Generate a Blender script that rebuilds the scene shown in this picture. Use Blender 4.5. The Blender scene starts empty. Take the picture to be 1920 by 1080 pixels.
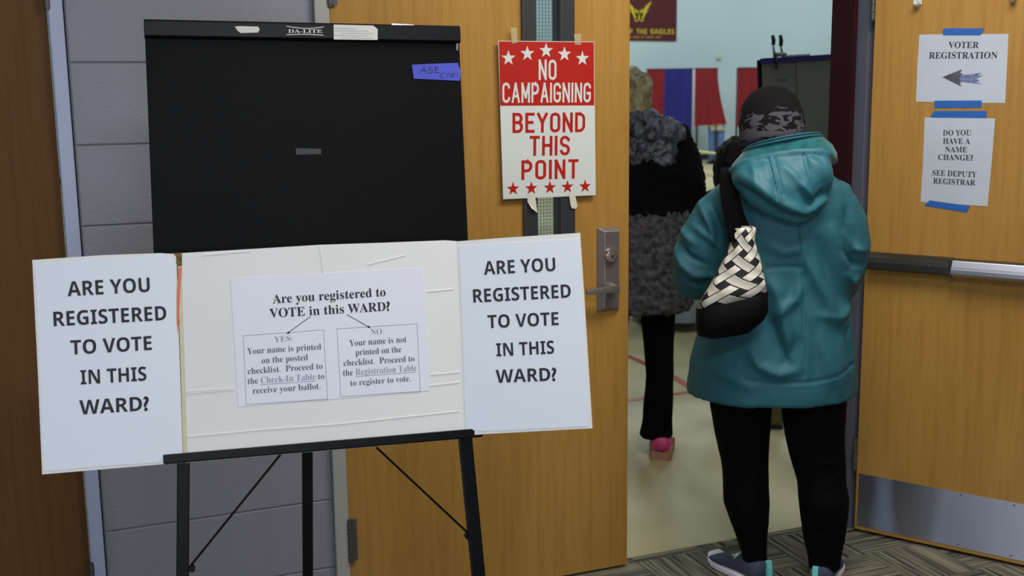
import bpy, bmesh, math, random
import numpy as np
from mathutils import Vector, Matrix, noise

random.seed(7)
SC = bpy.context.scene
COL = SC.collection

# ------------------------------------------------------------------ camera
F_PX = 2150.0
PITCH, ROLL, YAW, EYE = math.radians(9.77), math.radians(0.70), math.radians(21.9), 1.58
FW = Vector((math.sin(YAW) * math.cos(PITCH), math.cos(YAW) * math.cos(PITCH), -math.sin(PITCH)))
_r0 = Vector((math.cos(YAW), -math.sin(YAW), 0))
_u0 = _r0.cross(FW)
RT = _r0 * math.cos(ROLL) - _u0 * math.sin(ROLL)
UP = _u0 * math.cos(ROLL) + _r0 * math.sin(ROLL)
CAM = Vector((0, 0, EYE))
cd = bpy.data.cameras.new('camera')
cd.sensor_width = 36.0
cd.lens = F_PX / 1920 * 36
cd.clip_start = 0.05
cd.clip_end = 200
cd.dof.use_dof = True
cd.dof.focus_distance = 2.85
cd.dof.aperture_fstop = 5.6
cam = bpy.data.objects.new('camera', cd)
COL.objects.link(cam)
M = Matrix((RT, UP, -FW)).transposed().to_4x4()
M.translation = CAM
cam.matrix_world = M
SC.camera = cam

# ------------------------------------------------------------------ world, lights, exposure
w = bpy.data.worlds.new('world')
SC.world = w
w.use_nodes = True
w.node_tree.nodes['Background'].inputs[0].default_value = (0.62, 0.68, 0.85, 1)
w.node_tree.nodes['Background'].inputs[1].default_value = 0.05


def area(name, loc, size, energy, color, rot=(0, 0, 0)):
    l = bpy.data.lights.new(name, 'AREA')
    l.shape = 'RECTANGLE'
    l.size, l.size_y = size
    l.energy = energy
    l.color = color
    o = bpy.data.objects.new(name, l)
    o.location = loc
    o.rotation_euler = rot
    COL.objects.link(o)
    return o


COOL = (0.86, 0.91, 1.0)
area('hall_ceiling_lamp_near_doors', (1.80, 2.10, 2.72), (1.2, 0.6), 40, (1.0, 0.96, 0.90))
area('hall_ceiling_lamp_centre', (0.3, 0.25, 2.72), (1.2, 0.6), 40, COOL)
area('hall_ceiling_lamp_left', (-2.4, -0.5, 2.72), (1.2, 0.6), 5, COOL)
area('hall_fill_light_behind', (-0.9, -3.1, 1.15), (2.6, 1.7), 62, (0.78, 0.86, 1.0), (math.radians(90), 0, 0))  # added low frontal fill from behind the camera, not an actual window
area('hall_end_fill_light', (-3.9, 1.05, 1.35), (1.9, 0.40), 12, (0.58, 0.76, 1.0), (0, math.radians(-90), 0))  # added narrow strip for the kick plate to reflect, not an actual window
area('hall_end_fill_light', (-3.9, -0.55, 1.35), (1.9, 1.3), 8, (0.62, 0.80, 1.0), (0, math.radians(-90), 0))  # added wider bluish side fill, likewise no real window
for gx, gy in ((3, 5), (8, 5.5), (16, 7), (4, 13), (10, 13), (16, 13), (5, 19), (11, 19), (17, 19)):
    area('gym_ceiling_lamp', (gx, gy, 6.9), (1.6, 1.6), 55 if gy < 10 else 165, (0.80, 0.95, 1.0))

SC.view_settings.view_transform = 'Standard'
SC.view_settings.look = 'None'
SC.view_settings.exposure = 0.0
SC.view_settings.gamma = 1.0
SC.view_settings.use_curve_mapping = False

# ------------------------------------------------------------------ picture measurements -> points in the place


def ray(px, py):
    return FW + RT * ((px - 960) / F_PX) - UP * ((py - 540) / F_PX)


def at(px, py, o, n):
    r = ray(px, py)
    return CAM + r * ((o - CAM).dot(n) / r.dot(n))


class Plane:
    """flat surface: origin o, axes a (right), u (up), n (towards viewer)"""

    def __init__(s, o, a, u):
        s.o = Vector(o)
        s.a = Vector(a).normalized()
        u = Vector(u)
        s.u = (u - s.a * u.dot(s.a)).normalized()
        s.n = s.a.cross(s.u)

    def off(s, d):
        return Plane(s.o + s.n * d, s.a, s.u)

    def p3(s, px, py):
        return at(px, py, s.o, s.n)

    def p2(s, px, py):
        d = s.p3(px, py) - s.o
        return (d.dot(s.a), d.dot(s.u))

    def w(s, x, y, d=0.0):
        return s.o + s.a * x + s.u * y + s.n * d


# ------------------------------------------------------------------ materials


def lin(c):
    return tuple(((v / 255) / 12.92 if v / 255 <= 0.04045 else ((v / 255 + 0.055) / 1.055) ** 2.4) for v in c) + (1.0,)


def mat(name, c, rough=0.6, metal=0.0, spec=0.5, var=0.0, vscale=8.0, bump=0.0, bscale=60.0, stretch=(1, 1, 1), c2=None, sheen=0.0, coat=0.0):
    m = bpy.data.materials.new(name)
    m.use_nodes = True
    nt = m.node_tree
    b = nt.nodes['Principled BSDF']
    b.inputs['Base Color'].default_value = lin(c)
    b.inputs['Roughness'].default_value = rough
    b.inputs['Metallic'].default_value = metal
    b.inputs['Specular IOR Level'].default_value = spec
    b.inputs['Sheen Weight'].default_value = sheen
    b.inputs['Coat Weight'].default_value = coat
    if var or bump or c2:
        tc = nt.nodes.new('ShaderNodeTexCoord')
        mp = nt.nodes.new('ShaderNodeMapping')
        mp.inputs['Scale'].default_value = stretch
        nt.links.new(tc.outputs['Object'], mp.inputs['Vector'])
        if var or c2:
            nz = nt.nodes.new('ShaderNodeTexNoise')
            nz.inputs['Scale'].default_value = vscale
            nz.inputs['Detail'].default_value = 5
            nt.links.new(mp.outputs[0], nz.inputs['Vector'])
            rp = nt.nodes.new('ShaderNodeValToRGB')
            l = lin(c)
            if c2:
                rp.color_ramp.elements[0].color = lin(c2)
                rp.color_ramp.elements[1].color = l
            else:
                rp.color_ramp.elements[0].color = tuple(v * (1 - var) for v in l[:3]) + (1,)
                rp.color_ramp.elements[1].color = tuple(min(1, v * (1 + var)) for v in l[:3]) + (1,)
            rp.color_ramp.elements[0].position = 0.3
            rp.color_ramp.elements[1].position = 0.7
            nt.links.new(nz.outputs[0], rp.inputs[0])
            nt.links.new(rp.outputs[0], b.inputs['Base Color'])
        if bump:
            n2 = nt.nodes.new('ShaderNodeTexNoise')
            n2.inputs['Scale'].default_value = bscale
            n2.inputs['Detail'].default_value = 4
            nt.links.new(mp.outputs[0], n2.inputs['Vector'])
            bp = nt.nodes.new('ShaderNodeBump')
            bp.inputs['Strength'].default_value = bump
            bp.inputs['Distance'].default_value = 0.004
            nt.links.new(n2.outputs[0], bp.inputs['Height'])
            nt.links.new(bp.outputs[0], b.inputs['Normal'])
    return m


def wood(name, c1, c2, c3, rough=0.38):
    """veneer: long soft figure plus fine pores running up the door"""
    m = mat(name, c1, rough, spec=0.25 if rough < 0.5 else 0.08)
    nt = m.node_tree
    b = nt.nodes['Principled BSDF']
    tc = nt.nodes.new('ShaderNodeTexCoord')
    cols = []
    for sc, st, det, dist in ((1.0, (3.2, 3.2, 0.5), 3, 0.6), (1.0, (55, 55, 3.0), 4, 0.0), (1.0, (210, 210, 14.0), 2, 0.0)):
        mp = nt.nodes.new('ShaderNodeMapping')
        mp.inputs['Scale'].default_value = st
        nz = nt.nodes.new('ShaderNodeTexNoise')
        nz.inputs['Scale'].default_value = sc
        nz.inputs['Detail'].default_value = det
        nz.inputs['Distortion'].default_value = dist
        nt.links.new(tc.outputs['Object'], mp.inputs[0])
        nt.links.new(mp.outputs[0], nz.inputs['Vector'])
        cols.append(nz.outputs[0])
    r1 = nt.nodes.new('ShaderNodeValToRGB')
    r1.color_ramp.elements[0].position, r1.color_ramp.elements[1].position = 0.32, 0.68
    r1.color_ramp.elements[0].color, r1.color_ramp.elements[1].color = lin(c1), lin(c2)
    nt.links.new(cols[0], r1.inputs[0])
    prev = r1.outputs[0]
    for k, (s, lo, hi) in enumerate(((cols[1], 0.45, 0.72), (cols[2], 0.52, 0.75))):
        mr = nt.nodes.new('ShaderNodeMapRange')
        mr.inputs['From Min'].default_value, mr.inputs['From Max'].default_value = lo, hi
        mr.inputs['To Max'].default_value = (0.42, 0.28)[k]
        nt.links.new(s, mr.inputs[0])
        mx = nt.nodes.new('ShaderNodeMix')
        mx.data_type = 'RGBA'
        nt.links.new(mr.outputs[0], mx.inputs[0])
        nt.links.new(prev, mx.inputs[6])
        mx.inputs[7].default_value = lin(c3)
        prev = mx.outputs[2]
    nt.links.new(prev, b.inputs['Base Color'])
    bp = nt.nodes.new('ShaderNodeBump')
    bp.inputs['Strength'].default_value = 0.06
    bp.inputs['Distance'].default_value = 0.002
    nt.links.new(cols[2], bp.inputs['Height'])
    nt.links.new(bp.outputs[0], b.inputs['Normal'])
    return m


MT = {}
MT['wood'] = wood('maple_veneer', (180, 137, 70), (167, 123, 56), (144, 101, 42))
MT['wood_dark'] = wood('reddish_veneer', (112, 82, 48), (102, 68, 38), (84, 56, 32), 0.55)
MT['wall'] = mat('grey_block_paint', (140, 139, 147), 0.55, var=0.03, vscale=2.5, bump=0.35, bscale=140)
MT['wall_plain'] = mat('hall_wall_paint', (170, 168, 172), 0.7)
MT['ceil'] = mat('ceiling_tile', (205, 205, 205), 0.9)
MT['frame_blue'] = mat('blue_grey_frame_paint', (172, 180, 205), 0.4, var=0.02)
MT['frame_cream'] = mat('pale_frame_paint', (170, 170, 160), 0.45, var=0.02)
MT['frame_grey'] = mat('grey_frame_paint', (92, 92, 105), 0.45)
MT['maroon'] = mat('maroon_paint', (46, 9, 15), 0.6, spec=0.2)
MT['black_board'] = mat('black_board_surface', (12, 12, 11), 0.5, spec=0.08, var=0.12, vscale=3, bump=0.05, bscale=300)
MT['black_metal'] = mat('black_enamel', (9, 9, 10), 0.4, spec=0.18, var=0.2, vscale=30)
MT['foam'] = mat('white_display_board', (234, 232, 226), 0.6, var=0.02, vscale=4, bump=0.04, bscale=12)
MT['paper'] = mat('white_paper', (232, 236, 243), 0.6, var=0.012, vscale=5)
MT['paper_warm'] = mat('white_paper_warm', (232, 232, 240), 0.5, var=0.02, vscale=6)
MT['plastic_sheet'] = mat('paper_in_clear_sleeve', (186, 192, 201), 0.28, spec=0.6, var=0.03, vscale=9, bump=0.25, bscale=26)
MT['ink'] = mat('black_ink', (22, 22, 32), 0.6)
MT['ink_soft'] = mat('dark_grey_ink', (66, 66, 80), 0.6)
MT['ink_grey'] = mat('grey_ink', (148, 150, 164), 0.6)
MT['red'] = mat('sign_red', (178, 30, 17), 0.4)
MT['white_gloss'] = mat('sign_white', (212, 216, 208), 0.4)
MT['sign_edge'] = mat('sign_back_board', (214, 210, 190), 0.6)
MT['blue_tape'] = mat('blue_painters_tape', (28, 92, 172), 0.6, var=0.06, vscale=20)
MT['violet_tape'] = mat('blue_masking_tape', (66, 76, 190), 0.6, var=0.08, vscale=30, bump=0.2, bscale=150)
MT['clear_tape'] = mat('clear_tape', (200, 190, 150), 0.15, spec=0.8)
MT['white_tape'] = mat('white_tape', (214, 212, 190), 0.4)
MT['yellow_tape'] = mat('yellowed_tape', (214, 206, 170), 0.5, var=0.08, vscale=40)
MT['orange'] = mat('orange_marker', (226, 122, 92), 0.6)
MT['cardboard'] = mat('brown_corrugated_edge', (150, 118, 62), 0.8, c2=(52, 36, 20), vscale=120, stretch=(1, 1, 3))
MT['steel'] = mat('brushed_steel', (150, 140, 134), 0.38, metal=0.75, bump=0.08, bscale=30, stretch=(1, 1, 40))
MT['steel_kick'] = mat('scuffed_kick_plate', (190, 194, 212), 0.42, metal=1.0, var=0.12, vscale=5, bump=0.10, bscale=9, stretch=(1, 1, 0.35))
_b = MT['steel_kick'].node_tree
_t = _b.nodes.new('ShaderNodeTangent')
_t.direction_type = 'RADIAL'
_t.axis = 'Z'
_b.links.new(_t.outputs[0], _b.nodes['Principled BSDF'].inputs['Tangent'])
_b.nodes['Principled BSDF'].inputs['Anisotropic'].default_value = 0.92
_b.nodes['Principled BSDF'].inputs['Anisotropic Rotation'].default_value = 0.25
MT['chrome'] = mat('polished_chrome', (215, 215, 215), 0.18, metal=1.0)
MT['bronze'] = mat('dark_bronze', (74, 74, 70), 0.35, metal=0.7)
MT['pad_silver'] = mat('satin_aluminium', (190, 194, 206), 0.35, metal=0.9)
MT['hinge'] = mat('hinge_steel', (96, 96, 92), 0.45, metal=0.6)
MT['rubber'] = mat('dark_rubber', (20, 20, 22), 0.6)
MT['lite_frame'] = mat('dark_window_frame', (52, 52, 54), 0.4)
MT['wire'] = mat('glass_wire', (70, 74, 80), 0.5)
MT['blk'] = mat('black_fabric', (6, 6, 7), 0.9, spec=0.05, bump=0.2, bscale=200)
MT['legging'] = mat('black_leggings', (6, 6, 8), 0.8, spec=0.08, bump=0.08, bscale=300)
MT['teal'] = mat('teal_nylon', (40, 94, 104), 0.6, spec=0.3, var=0.05, vscale=5, bump=0.12, bscale=38)
MT['teal_hood'] = mat('teal_nylon_hood', (42, 102, 114), 0.52, spec=0.4, var=0.05, vscale=6, bump=0.12, bscale=45)
MT['teal_fleece'] = mat('teal_fleece', (20, 112, 112), 0.9, c2=(12, 74, 80), vscale=34, bump=0.5, bscale=120, sheen=0.2)
MT['skin'] = mat('skin', (205, 158, 132), 0.55, var=0.03)
MT['jeans'] = mat('blue_denim', (100, 124, 178), 0.8, var=0.1, vscale=20)
MT['jacket_dark'] = mat('black_jacket', (11, 10, 12), 0.8, spec=0.15)
MT['olive'] = mat('olive_cloth', (92, 86, 48), 0.8)
MT['hair_blond'] = mat('blond_hair', (172, 160, 112), 0.5, c2=(96, 86, 52), vscale=24, stretch=(2, 2, 0.8), bump=0.5, bscale=60)
MT['hair_dark'] = mat('dark_brown_hair', (26, 17, 14), 0.6, spec=0.15, c2=(12, 8, 7), vscale=34, stretch=(3, 3, 0.5), bump=0.5, bscale=60)
MT['cream_cloth'] = mat('cream_cloth', (234, 232, 220), 0.8)
MT['fur'] = mat('mottled_fur', (84, 82, 84), 0.8, c2=(14, 13, 14), vscale=40, bump=0.9, bscale=110)
MT['fur_collar'] = mat('shiny_fur_collar', (74, 80, 94), 0.5, c2=(10, 10, 14), vscale=26, bump=0.9, bscale=80)
MT['fur_black'] = mat('black_plush', (8, 7, 8), 0.9, spec=0.1, bump=0.6, bscale=90)
MT['pink'] = mat('pink_shoe', (186, 52, 104), 0.45, var=0.1)
MT['sole_brown'] = mat('brown_sole', (150, 108, 84), 0.6)
MT['shoe_navy'] = mat('navy_mesh', (52, 58, 78), 0.7, bump=0.4, bscale=260)
MT['sole_white'] = mat('pale_sole', (214, 206, 214), 0.5)
MT['mint'] = mat('mint_tab', (112, 200, 196), 0.5)
MT['leather'] = mat('black_bag_base', (7, 7, 8), 0.65, spec=0.12, bump=0.1, bscale=160)
MT['gym_wall'] = mat('pale_blue_block_paint', (196, 214, 222), 0.6, var=0.02, vscale=1.2)
MT['gym_base'] = mat('dark_baseboard', (52, 54, 52), 0.6)
MT['cur_red'] = mat('red_curtain', (136, 14, 26), 0.75, var=0.12, vscale=3, stretch=(2, 2, 0.3))
MT['cur_blue'] = mat('blue_curtain', (32, 32, 124), 0.75, var=0.12, vscale=3, stretch=(2, 2, 0.3))
MT['cur_white'] = mat('white_curtain_band', (214, 210, 214), 0.75)
MT['alu'] = mat('aluminium_tube', (60, 64, 70), 0.4, metal=0.5)
MT['banner'] = mat('maroon_banner', (84, 26, 32), 0.8)
MT['gold'] = mat('gold_print', (206, 182, 50), 0.7)
MT['yellow'] = mat('yellow_rope', (228, 224, 150), 0.6)
MT['pad_paper'] = mat('grey_chart_paper', (132, 130, 118), 0.8, var=0.03, vscale=2)
MT['navy'] = mat('navy_binding', (40, 36, 110), 0.5)
MT['clamp_grey'] = mat('grey_steel_clamp', (128, 130, 130), 0.4, metal=0.6)
MT['chair_metal'] = mat('grey_chair_metal', (150, 152, 150), 0.45, metal=0.3)
MT['hook'] = mat('white_hook_plastic', (216, 214, 206), 0.35)
MT['label_white'] = mat('white_label', (214, 212, 200), 0.6)
MT['line_grey'] = mat('thin_grey_rule', (150, 154, 176), 0.7)


def carpet():
    m = mat('strip_carpet', (100, 98, 84), 0.95, spec=0.1)
    nt = m.node_tree
    b = nt.nodes['Principled BSDF']
    N = nt.nodes.new
    L = nt.links.new
    tc = N('ShaderNodeTexCoord')
    cols = []
    for st in ((1.6, 62, 1), (62, 1.6, 1)):
        mp = N('ShaderNodeMapping')
        mp.inputs['Scale'].default_value = st
        nz = N('ShaderNodeTexNoise')
        nz.inputs['Scale'].default_value = 1.0
        nz.inputs['Detail'].default_value = 3
        nz.inputs['Roughness'].default_value = 0.65
        L(tc.outputs['Object'], mp.inputs[0])
        L(mp.outputs[0], nz.inputs['Vector'])
        cols.append(nz.outputs[0])
    ck = N('ShaderNodeTexChecker')
    ck.inputs['Scale'].default_value = 1 / 0.25
    ck.inputs[1].default_value = (1, 1, 1, 1)
    ck.inputs[2].default_value = (0, 0, 0, 1)
    L(tc.outputs['Object'], ck.inputs['Vector'])
    mx = N('ShaderNodeMix')
    mx.data_type = 'FLOAT'
    L(ck.outputs[1], mx.inputs[0])
    L(cols[0], mx.inputs[2])
    L(cols[1], mx.inputs[3])
    rp = N('ShaderNodeValToRGB')
    e = rp.color_ramp.elements
    e[0].position, e[0].color = 0.36, lin((30, 29, 26))
    e[1].position, e[1].color = 0.62, lin((136, 134, 112))
    k = e.new(0.44)
    k.color = lin((84, 82, 72))
    k = e.new(0.52)
    k.color = lin((112, 106, 92))
    L(mx.outputs[0], rp.inputs[0])
    L(rp.outputs[0], b.inputs['Base Color'])
    bp = N('ShaderNodeBump')
    bp.inputs['Strength'].default_value = 0.5
    bp.inputs['Distance'].default_value = 0.004
    L(mx.outputs[0], bp.inputs['Height'])
    L(bp.outputs[0], b.inputs['Normal'])
    return m


def gym_floor_mat():
    m = mat('gym_vinyl', (176, 166, 138), 0.48, spec=0.4)
    nt = m.node_tree
    b = nt.nodes['Principled BSDF']
    N = nt.nodes.new
    L = nt.links.new
    tc = N('ShaderNodeTexCoord')
    n1 = N('ShaderNodeTexNoise')
    n1.inputs['Scale'].default_value = 1.3
    n1.inputs['Detail'].default_value = 5
    L(tc.outputs['Object'], n1.inputs['Vector'])
    rp = N('ShaderNodeValToRGB')
    e = rp.color_ramp.elements
    e[0].position, e[0].color = 0.35, lin((168, 154, 108))
    e[1].position, e[1].color = 0.65, lin((204, 190, 150))
    L(n1.outputs[0], rp.inputs[0])
    L(rp.outputs[0], b.inputs['Base Color'])
    return m


def glass():
    m = bpy.data.materials.new('wired_glass')
    m.use_nodes = True
    nt = m.node_tree
    nt.nodes.remove(nt.nodes['Principled BSDF'])
    tr = nt.nodes.new('ShaderNodeBsdfTransparent')
    tr.inputs[0].default_value = (0.86, 0.9, 0.9, 1)
    gl = nt.nodes.new('ShaderNodeBsdfGlossy')
    gl.inputs['Roughness'].default_value = 0.05
    mx = nt.nodes.new('ShaderNodeMixShader')
    mx.inputs[0].default_value = 0.12
    nt.links.new(tr.outputs[0], mx.inputs[1])
    nt.links.new(gl.outputs[0], mx.inputs[2])
    nt.links.new(mx.outputs[0], nt.nodes['Material Output'].inputs[0])
    return m


def clear_film():
    m = bpy.data.materials.new('clear_film')
    m.use_nodes = True
    nt = m.node_tree
    nt.nodes.remove(nt.nodes['Principled BSDF'])
    tr = nt.nodes.new('ShaderNodeBsdfTransparent')
    df = nt.nodes.new('ShaderNodeBsdfPrincipled')
    df.inputs['Base Color'].default_value = lin((210, 200, 160))
    df.inputs['Roughness'].default_value = 0.12
    mx = nt.nodes.new('ShaderNodeMixShader')
    mx.inputs[0].default_value = 0.35
    nt.links.new(tr.outputs[0], mx.inputs[1])
    nt.links.new(df.outputs[0], mx.inputs[2])
    nt.links.new(mx.outputs[0], nt.nodes['Material Output'].inputs[0])
    return m


def bag_pattern():
    """white basket-weave bands on black, running both diagonals"""
    m = mat('woven_lattice_print', (20, 18, 18), 0.7)
    nt = m.node_tree
    b = nt.nodes['Principled BSDF']
    N = nt.nodes.new
    L = nt.links.new

    def math_(op, a, c=None, d=None):
        n = N('ShaderNodeMath')
        n.operation = op
        for i, v in enumerate((a, c, d)):
            if v is None:
                continue
            if isinstance(v, (int, float)):
                n.inputs[i].default_value = v
            else:
                L(v, n.inputs[i])
        return n.outputs[0]
    uv = N('ShaderNodeUVMap')
    uv.uv_map = 'UVMap'
    sp = N('ShaderNodeSeparateXYZ')
    L(uv.outputs[0], sp.inputs[0])
    x, z = sp.outputs[0], sp.outputs[1]
    u = math_('MULTIPLY', math_('ADD', x, z), 1 / 0.060)
    v = math_('MULTIPLY', math_('SUBTRACT', x, z), 1 / 0.060)
    fu, fv = math_('FRACT', u), math_('FRACT', v)
    # band when frac in 0..0.5 ; alternate which passes on top by cell parity
    cu, cv = math_('FLOOR', u), math_('FLOOR', v)
    par = math_('FRACT', math_('MULTIPLY', math_('ADD', cu, cv), 0.5))
    bu = math_('LESS_THAN', math_('ABSOLUTE', math_('SUBTRACT', fu, 0.5)), 0.24)
    bv = math_('LESS_THAN', math_('ABSOLUTE', math_('SUBTRACT', fv, 0.5)), 0.24)
    eu = math_('LESS_THAN', math_('ABSOLUTE', math_('SUBTRACT', fu, 0.5)), 0.31)
    ev = math_('LESS_THAN', math_('ABSOLUTE', math_('SUBTRACT', fv, 0.5)), 0.31)
    top = math_('LESS_THAN', par, 0.25)
    ntop = math_('SUBTRACT', 1.0, top)
    # where u on top: u band or (v band and not in u edge zone)
    a1 = math_('MAXIMUM', bu, math_('MULTIPLY', bv, math_('SUBTRACT', 1.0, eu)))
    a2 = math_('MAXIMUM', bv, math_('MULTIPLY', bu, math_('SUBTRACT', 1.0, ev)))
    mask = math_('ADD', math_('MULTIPLY', a1, top), math_('MULTIPLY', a2, ntop))
    sh = math_('ADD', math_('MULTIPLY', math_('ABSOLUTE', math_('SUBTRACT', fu, 0.62)), 1.1), 0.45)
    mx = N('ShaderNodeMix')
    mx.data_type = 'RGBA'
    mx.inputs[6].default_value = lin((90, 84, 74))
    mx.inputs[7].default_value = lin((236, 230, 214))
    L(sh, mx.inputs[0])
    m2 = N('ShaderNodeMix')
    m2.data_type = 'RGBA'
    m2.inputs[6].default_value = lin((14, 13, 14))
    L(mask, m2.inputs[0])
    L(mx.outputs[2], m2.inputs[7])
    L(m2.outputs[2], b.inputs['Base Color'])
    return m


def hat_band_mat():
    m = mat('grey_wave_knit', (92, 86, 92), 0.9, spec=0.1)
    nt = m.node_tree
    b = nt.nodes['Principled BSDF']
    N = nt.nodes.new
    L = nt.links.new
    uv = N('ShaderNodeUVMap')
    uv.uv_map = 'UVMap'
    sp = N('ShaderNodeSeparateXYZ')
    L(uv.outputs[0], sp.inputs[0])

    def math_(op, a, c=None):
        n = N('ShaderNodeMath')
        n.operation = op
        for i, v in enumerate((a, c)):
            if v is None:
                continue
            if isinstance(v, (int, float)):
                n.inputs[i].default_value = v
            else:
                L(v, n.inputs[i])
        return n.outputs[0]
    mp = N('ShaderNodeMapping')
    mp.inputs['Rotation'].default_value = (0, 0, 0.35)
    mp.inputs['Scale'].default_value = (20, 44, 1)
    L(uv.outputs[0], mp.inputs[0])
    nz = N('ShaderNodeTexNoise')
    nz.inputs['Scale'].default_value = 1.0
    nz.inputs['Detail'].default_value = 1.0
    nz.inputs['Distortion'].default_value = 1.6
    L(mp.outputs[0], nz.inputs['Vector'])
    # more black towards the crown, grey towards the rim, with flame-like tongues
    v = math_('ADD', math_('MULTIPLY', sp.outputs[1], 5.2), math_('MULTIPLY', math_('SUBTRACT', nz.outputs[0], 0.5), 1.7))
    k = math_('GREATER_THAN', v, 0.27)
    mx = N('ShaderNodeMix')
    mx.data_type = 'RGBA'
    mx.inputs[6].default_value = lin((80, 76, 82))
    mx.inputs[7].default_value = lin((24, 22, 24))
    L(k, mx.inputs[0])
    L(mx.outputs[2], b.inputs['Base Color'])
    n2 = N('ShaderNodeTexNoise')
    n2.inputs['Scale'].default_value = 260
    bp = N('ShaderNodeBump')
    bp.inputs['Strength'].default_value = 0.4
    bp.inputs['Distance'].default_value = 0.003
    L(n2.outputs[0], bp.inputs['Height'])
    L(bp.outputs[0], b.inputs['Normal'])
    return m


MT['carpet'] = carpet()
MT['gym_floor'] = gym_floor_mat()
MT['glass'] = glass()
MT['film'] = clear_film()
MT['bag'] = bag_pattern()
MT['hat'] = hat_band_mat()

# ------------------------------------------------------------------ object helpers


def tag(o, label=None, cat=None, group=None, kind=None):
    if label:
        o['label'] = label
    if cat:
        o['category'] = cat
    if group:
        o['group'] = group
    if kind:
        o['kind'] = kind
    return o


def thing(name, loc, label, cat, group=None):
    o = bpy.data.objects.new(name, None)
    o.empty_display_size = 0.1
    o.location = loc
    COL.objects.link(o)
    return tag(o, label, cat, group)


def origin_of(o):
    v = Vector((0, 0, 0))
    while o is not None:
        v += o.location
        o = o.parent
    return v


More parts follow.
